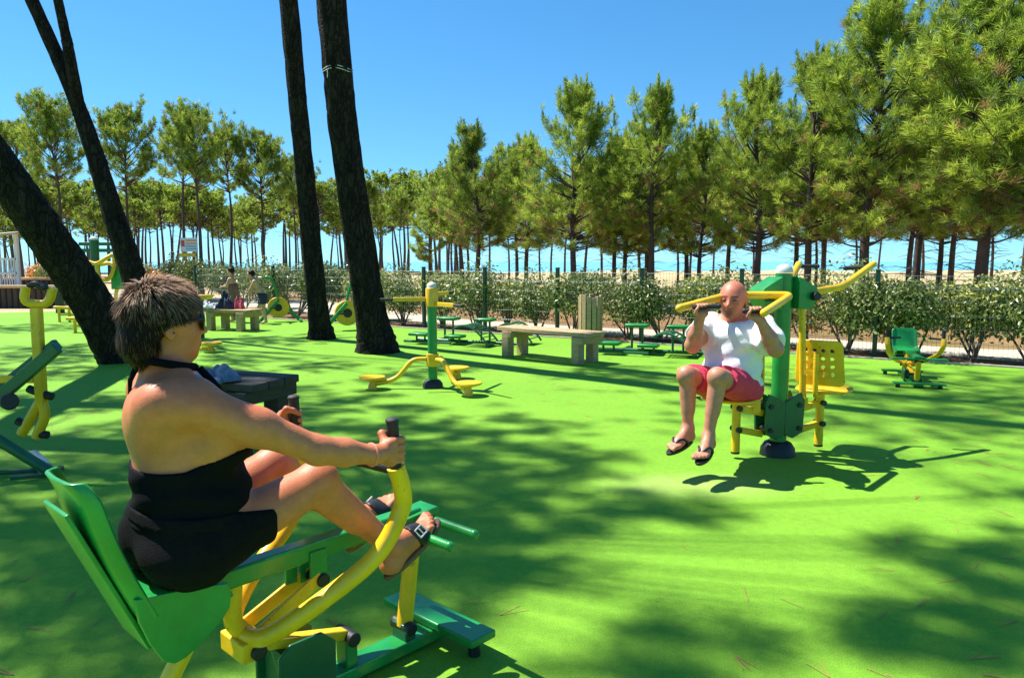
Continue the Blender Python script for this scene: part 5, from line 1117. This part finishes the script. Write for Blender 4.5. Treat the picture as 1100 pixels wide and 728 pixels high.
# ------------------------------------------------------------------ two bathers far back
def small_person(label, base, ang, s, pose, outfit):
    X_, I_ = frame((base[0], base[1], base[2]), ang); t = thing('person', label, 'person', base, world=True); P = lambda *p: tuple(np.array(p) * s)
    bend = pose['bend']; up = np.array((math.sin(bend), 0, math.cos(bend))); hip = np.array((0, 0, .50)); Lp = lambda u, y, x=0: tuple((hip + up * u + np.array((x * math.cos(bend), y, -x * math.sin(bend)))) * s)
    tors = [('e', Lp(.02, 0), (.068 * s, .098 * s, .07 * s), .03 * s), ('e', Lp(.13, 0), (.062 * s, .085 * s, .09 * s), .04 * s), ('e', Lp(.25, 0), (.062 * s, .10 * s, .09 * s), .04 * s), ('c', Lp(.30, .085), Lp(.30, -.085), .038 * s, .038 * s, .03 * s)]
    pr = tors + [('c', Lp(.31, 0), Lp(.37, 0), .032 * s, .03 * s, .02 * s)]
    hc = Lp(.44, 0, .012); h_, _, _ = head_prims(hc, s * .62, pitch=bend * .8); pr += h_
    for sg, (e, w) in zip((1, -1), pose['arms']):
        pr += [('c', Lp(.30, sg * .10), Lp(e[0], sg * e[2], e[1]), .031 * s, .025 * s, .02 * s), ('c', Lp(e[0], sg * e[2], e[1]), Lp(w[0], sg * w[2], w[1]), .025 * s, .017 * s, .01 * s), ('c', Lp(w[0], sg * w[2], w[1]), Lp(w[0] - .02, sg * w[2], w[1] + .035), .019 * s, .012 * s, .01 * s)]
    legs = []
    for sg, st in zip((1, -1), pose['legs']):
        k_ = P(.02 + st * .5, sg * .055, .27); a_ = P(st, sg * .055, .04); legs += [('c', tuple((hip + (0, sg * .05, -.02)) * s), k_, .056 * s, .04 * s, .02 * s), ('c', k_, a_, .04 * s, .024 * s, .02 * s), ('c', a_, P(st + .09, sg * .06, .015), .022 * s, .018 * s, .01 * s)]
    B_ = Body(np.array((-.35, -.3, -.02)) * s, np.array((.65, .3, 1.08)) * s, .011 * s); gX, gY, gZ = B_.grid(); v, F = B_.mesh(B_.field(pr + legs)); body_obj('body', v, F, M['skinc'], t, X_, np.ones((len(v), 3)))
    hm = B_.field([('e', tuple(np.array(hc) + np.array((-.014, 0, .028)) * s), (.066 * s, .058 * s, .062 * s), .02)]); hm = np.maximum(hm, (gX - hc[0]) * .8 - (gZ - hc[2]) * .8 - .012 * s)
    v, F = B_.mesh(hm); body_obj('hair', v, F, M['hair'], t, X_, np.tile((.02, .014, .010), (len(v), 1)))
    if outfit == 'towel':
        pr2 = [('c', Lp(.17, 0), P(0, 0, .12), .098 * s, .125 * s, .02), ('e', Lp(.15, 0), (.09 * s, .115 * s, .08 * s), .03)]; d = B_.field(pr2) + .006 * np.sin(gX * 40 + gY * 55); d = np.maximum(d, np.maximum(.12 * s - gZ, gZ - .72 * s)); v, F = B_.mesh(d); body_obj('towel', v, F, M['mauve'], t, X_, np.ones((len(v), 3)))
    else:
        d = np.maximum(B_.field(tors[:2] + [l for l in legs[0::3]], .014 * s), np.maximum(.36 * s - gZ, gZ - .56 * s)); v, F = B_.mesh(d); body_obj('swim_shorts', v, F, M['navy'], t, X_, np.ones((len(v), 3)))
q = at(251, 330, 17.0); small_person('girl wrapped in a brown towel standing at the bench with bags', (q[0], q[1], 0), R(175), 1.22, dict(bend=.05, arms=[((.18, .05, .13), (.17, .17, .10)), ((.16, .06, .13), (.20, .18, .08))], legs=(0, .02)), 'towel')
q = at(283, 330, 16.6); small_person('shirtless boy in dark swim shorts leaning over the yellow disc', (q[0], q[1], 0), R(190), 1.22, dict(bend=.45, arms=[((.20, .14, .11), (.06, .22, .10)), ((.18, .15, .11), (.04, .20, .09))], legs=(-.05, .14)), 'shorts')
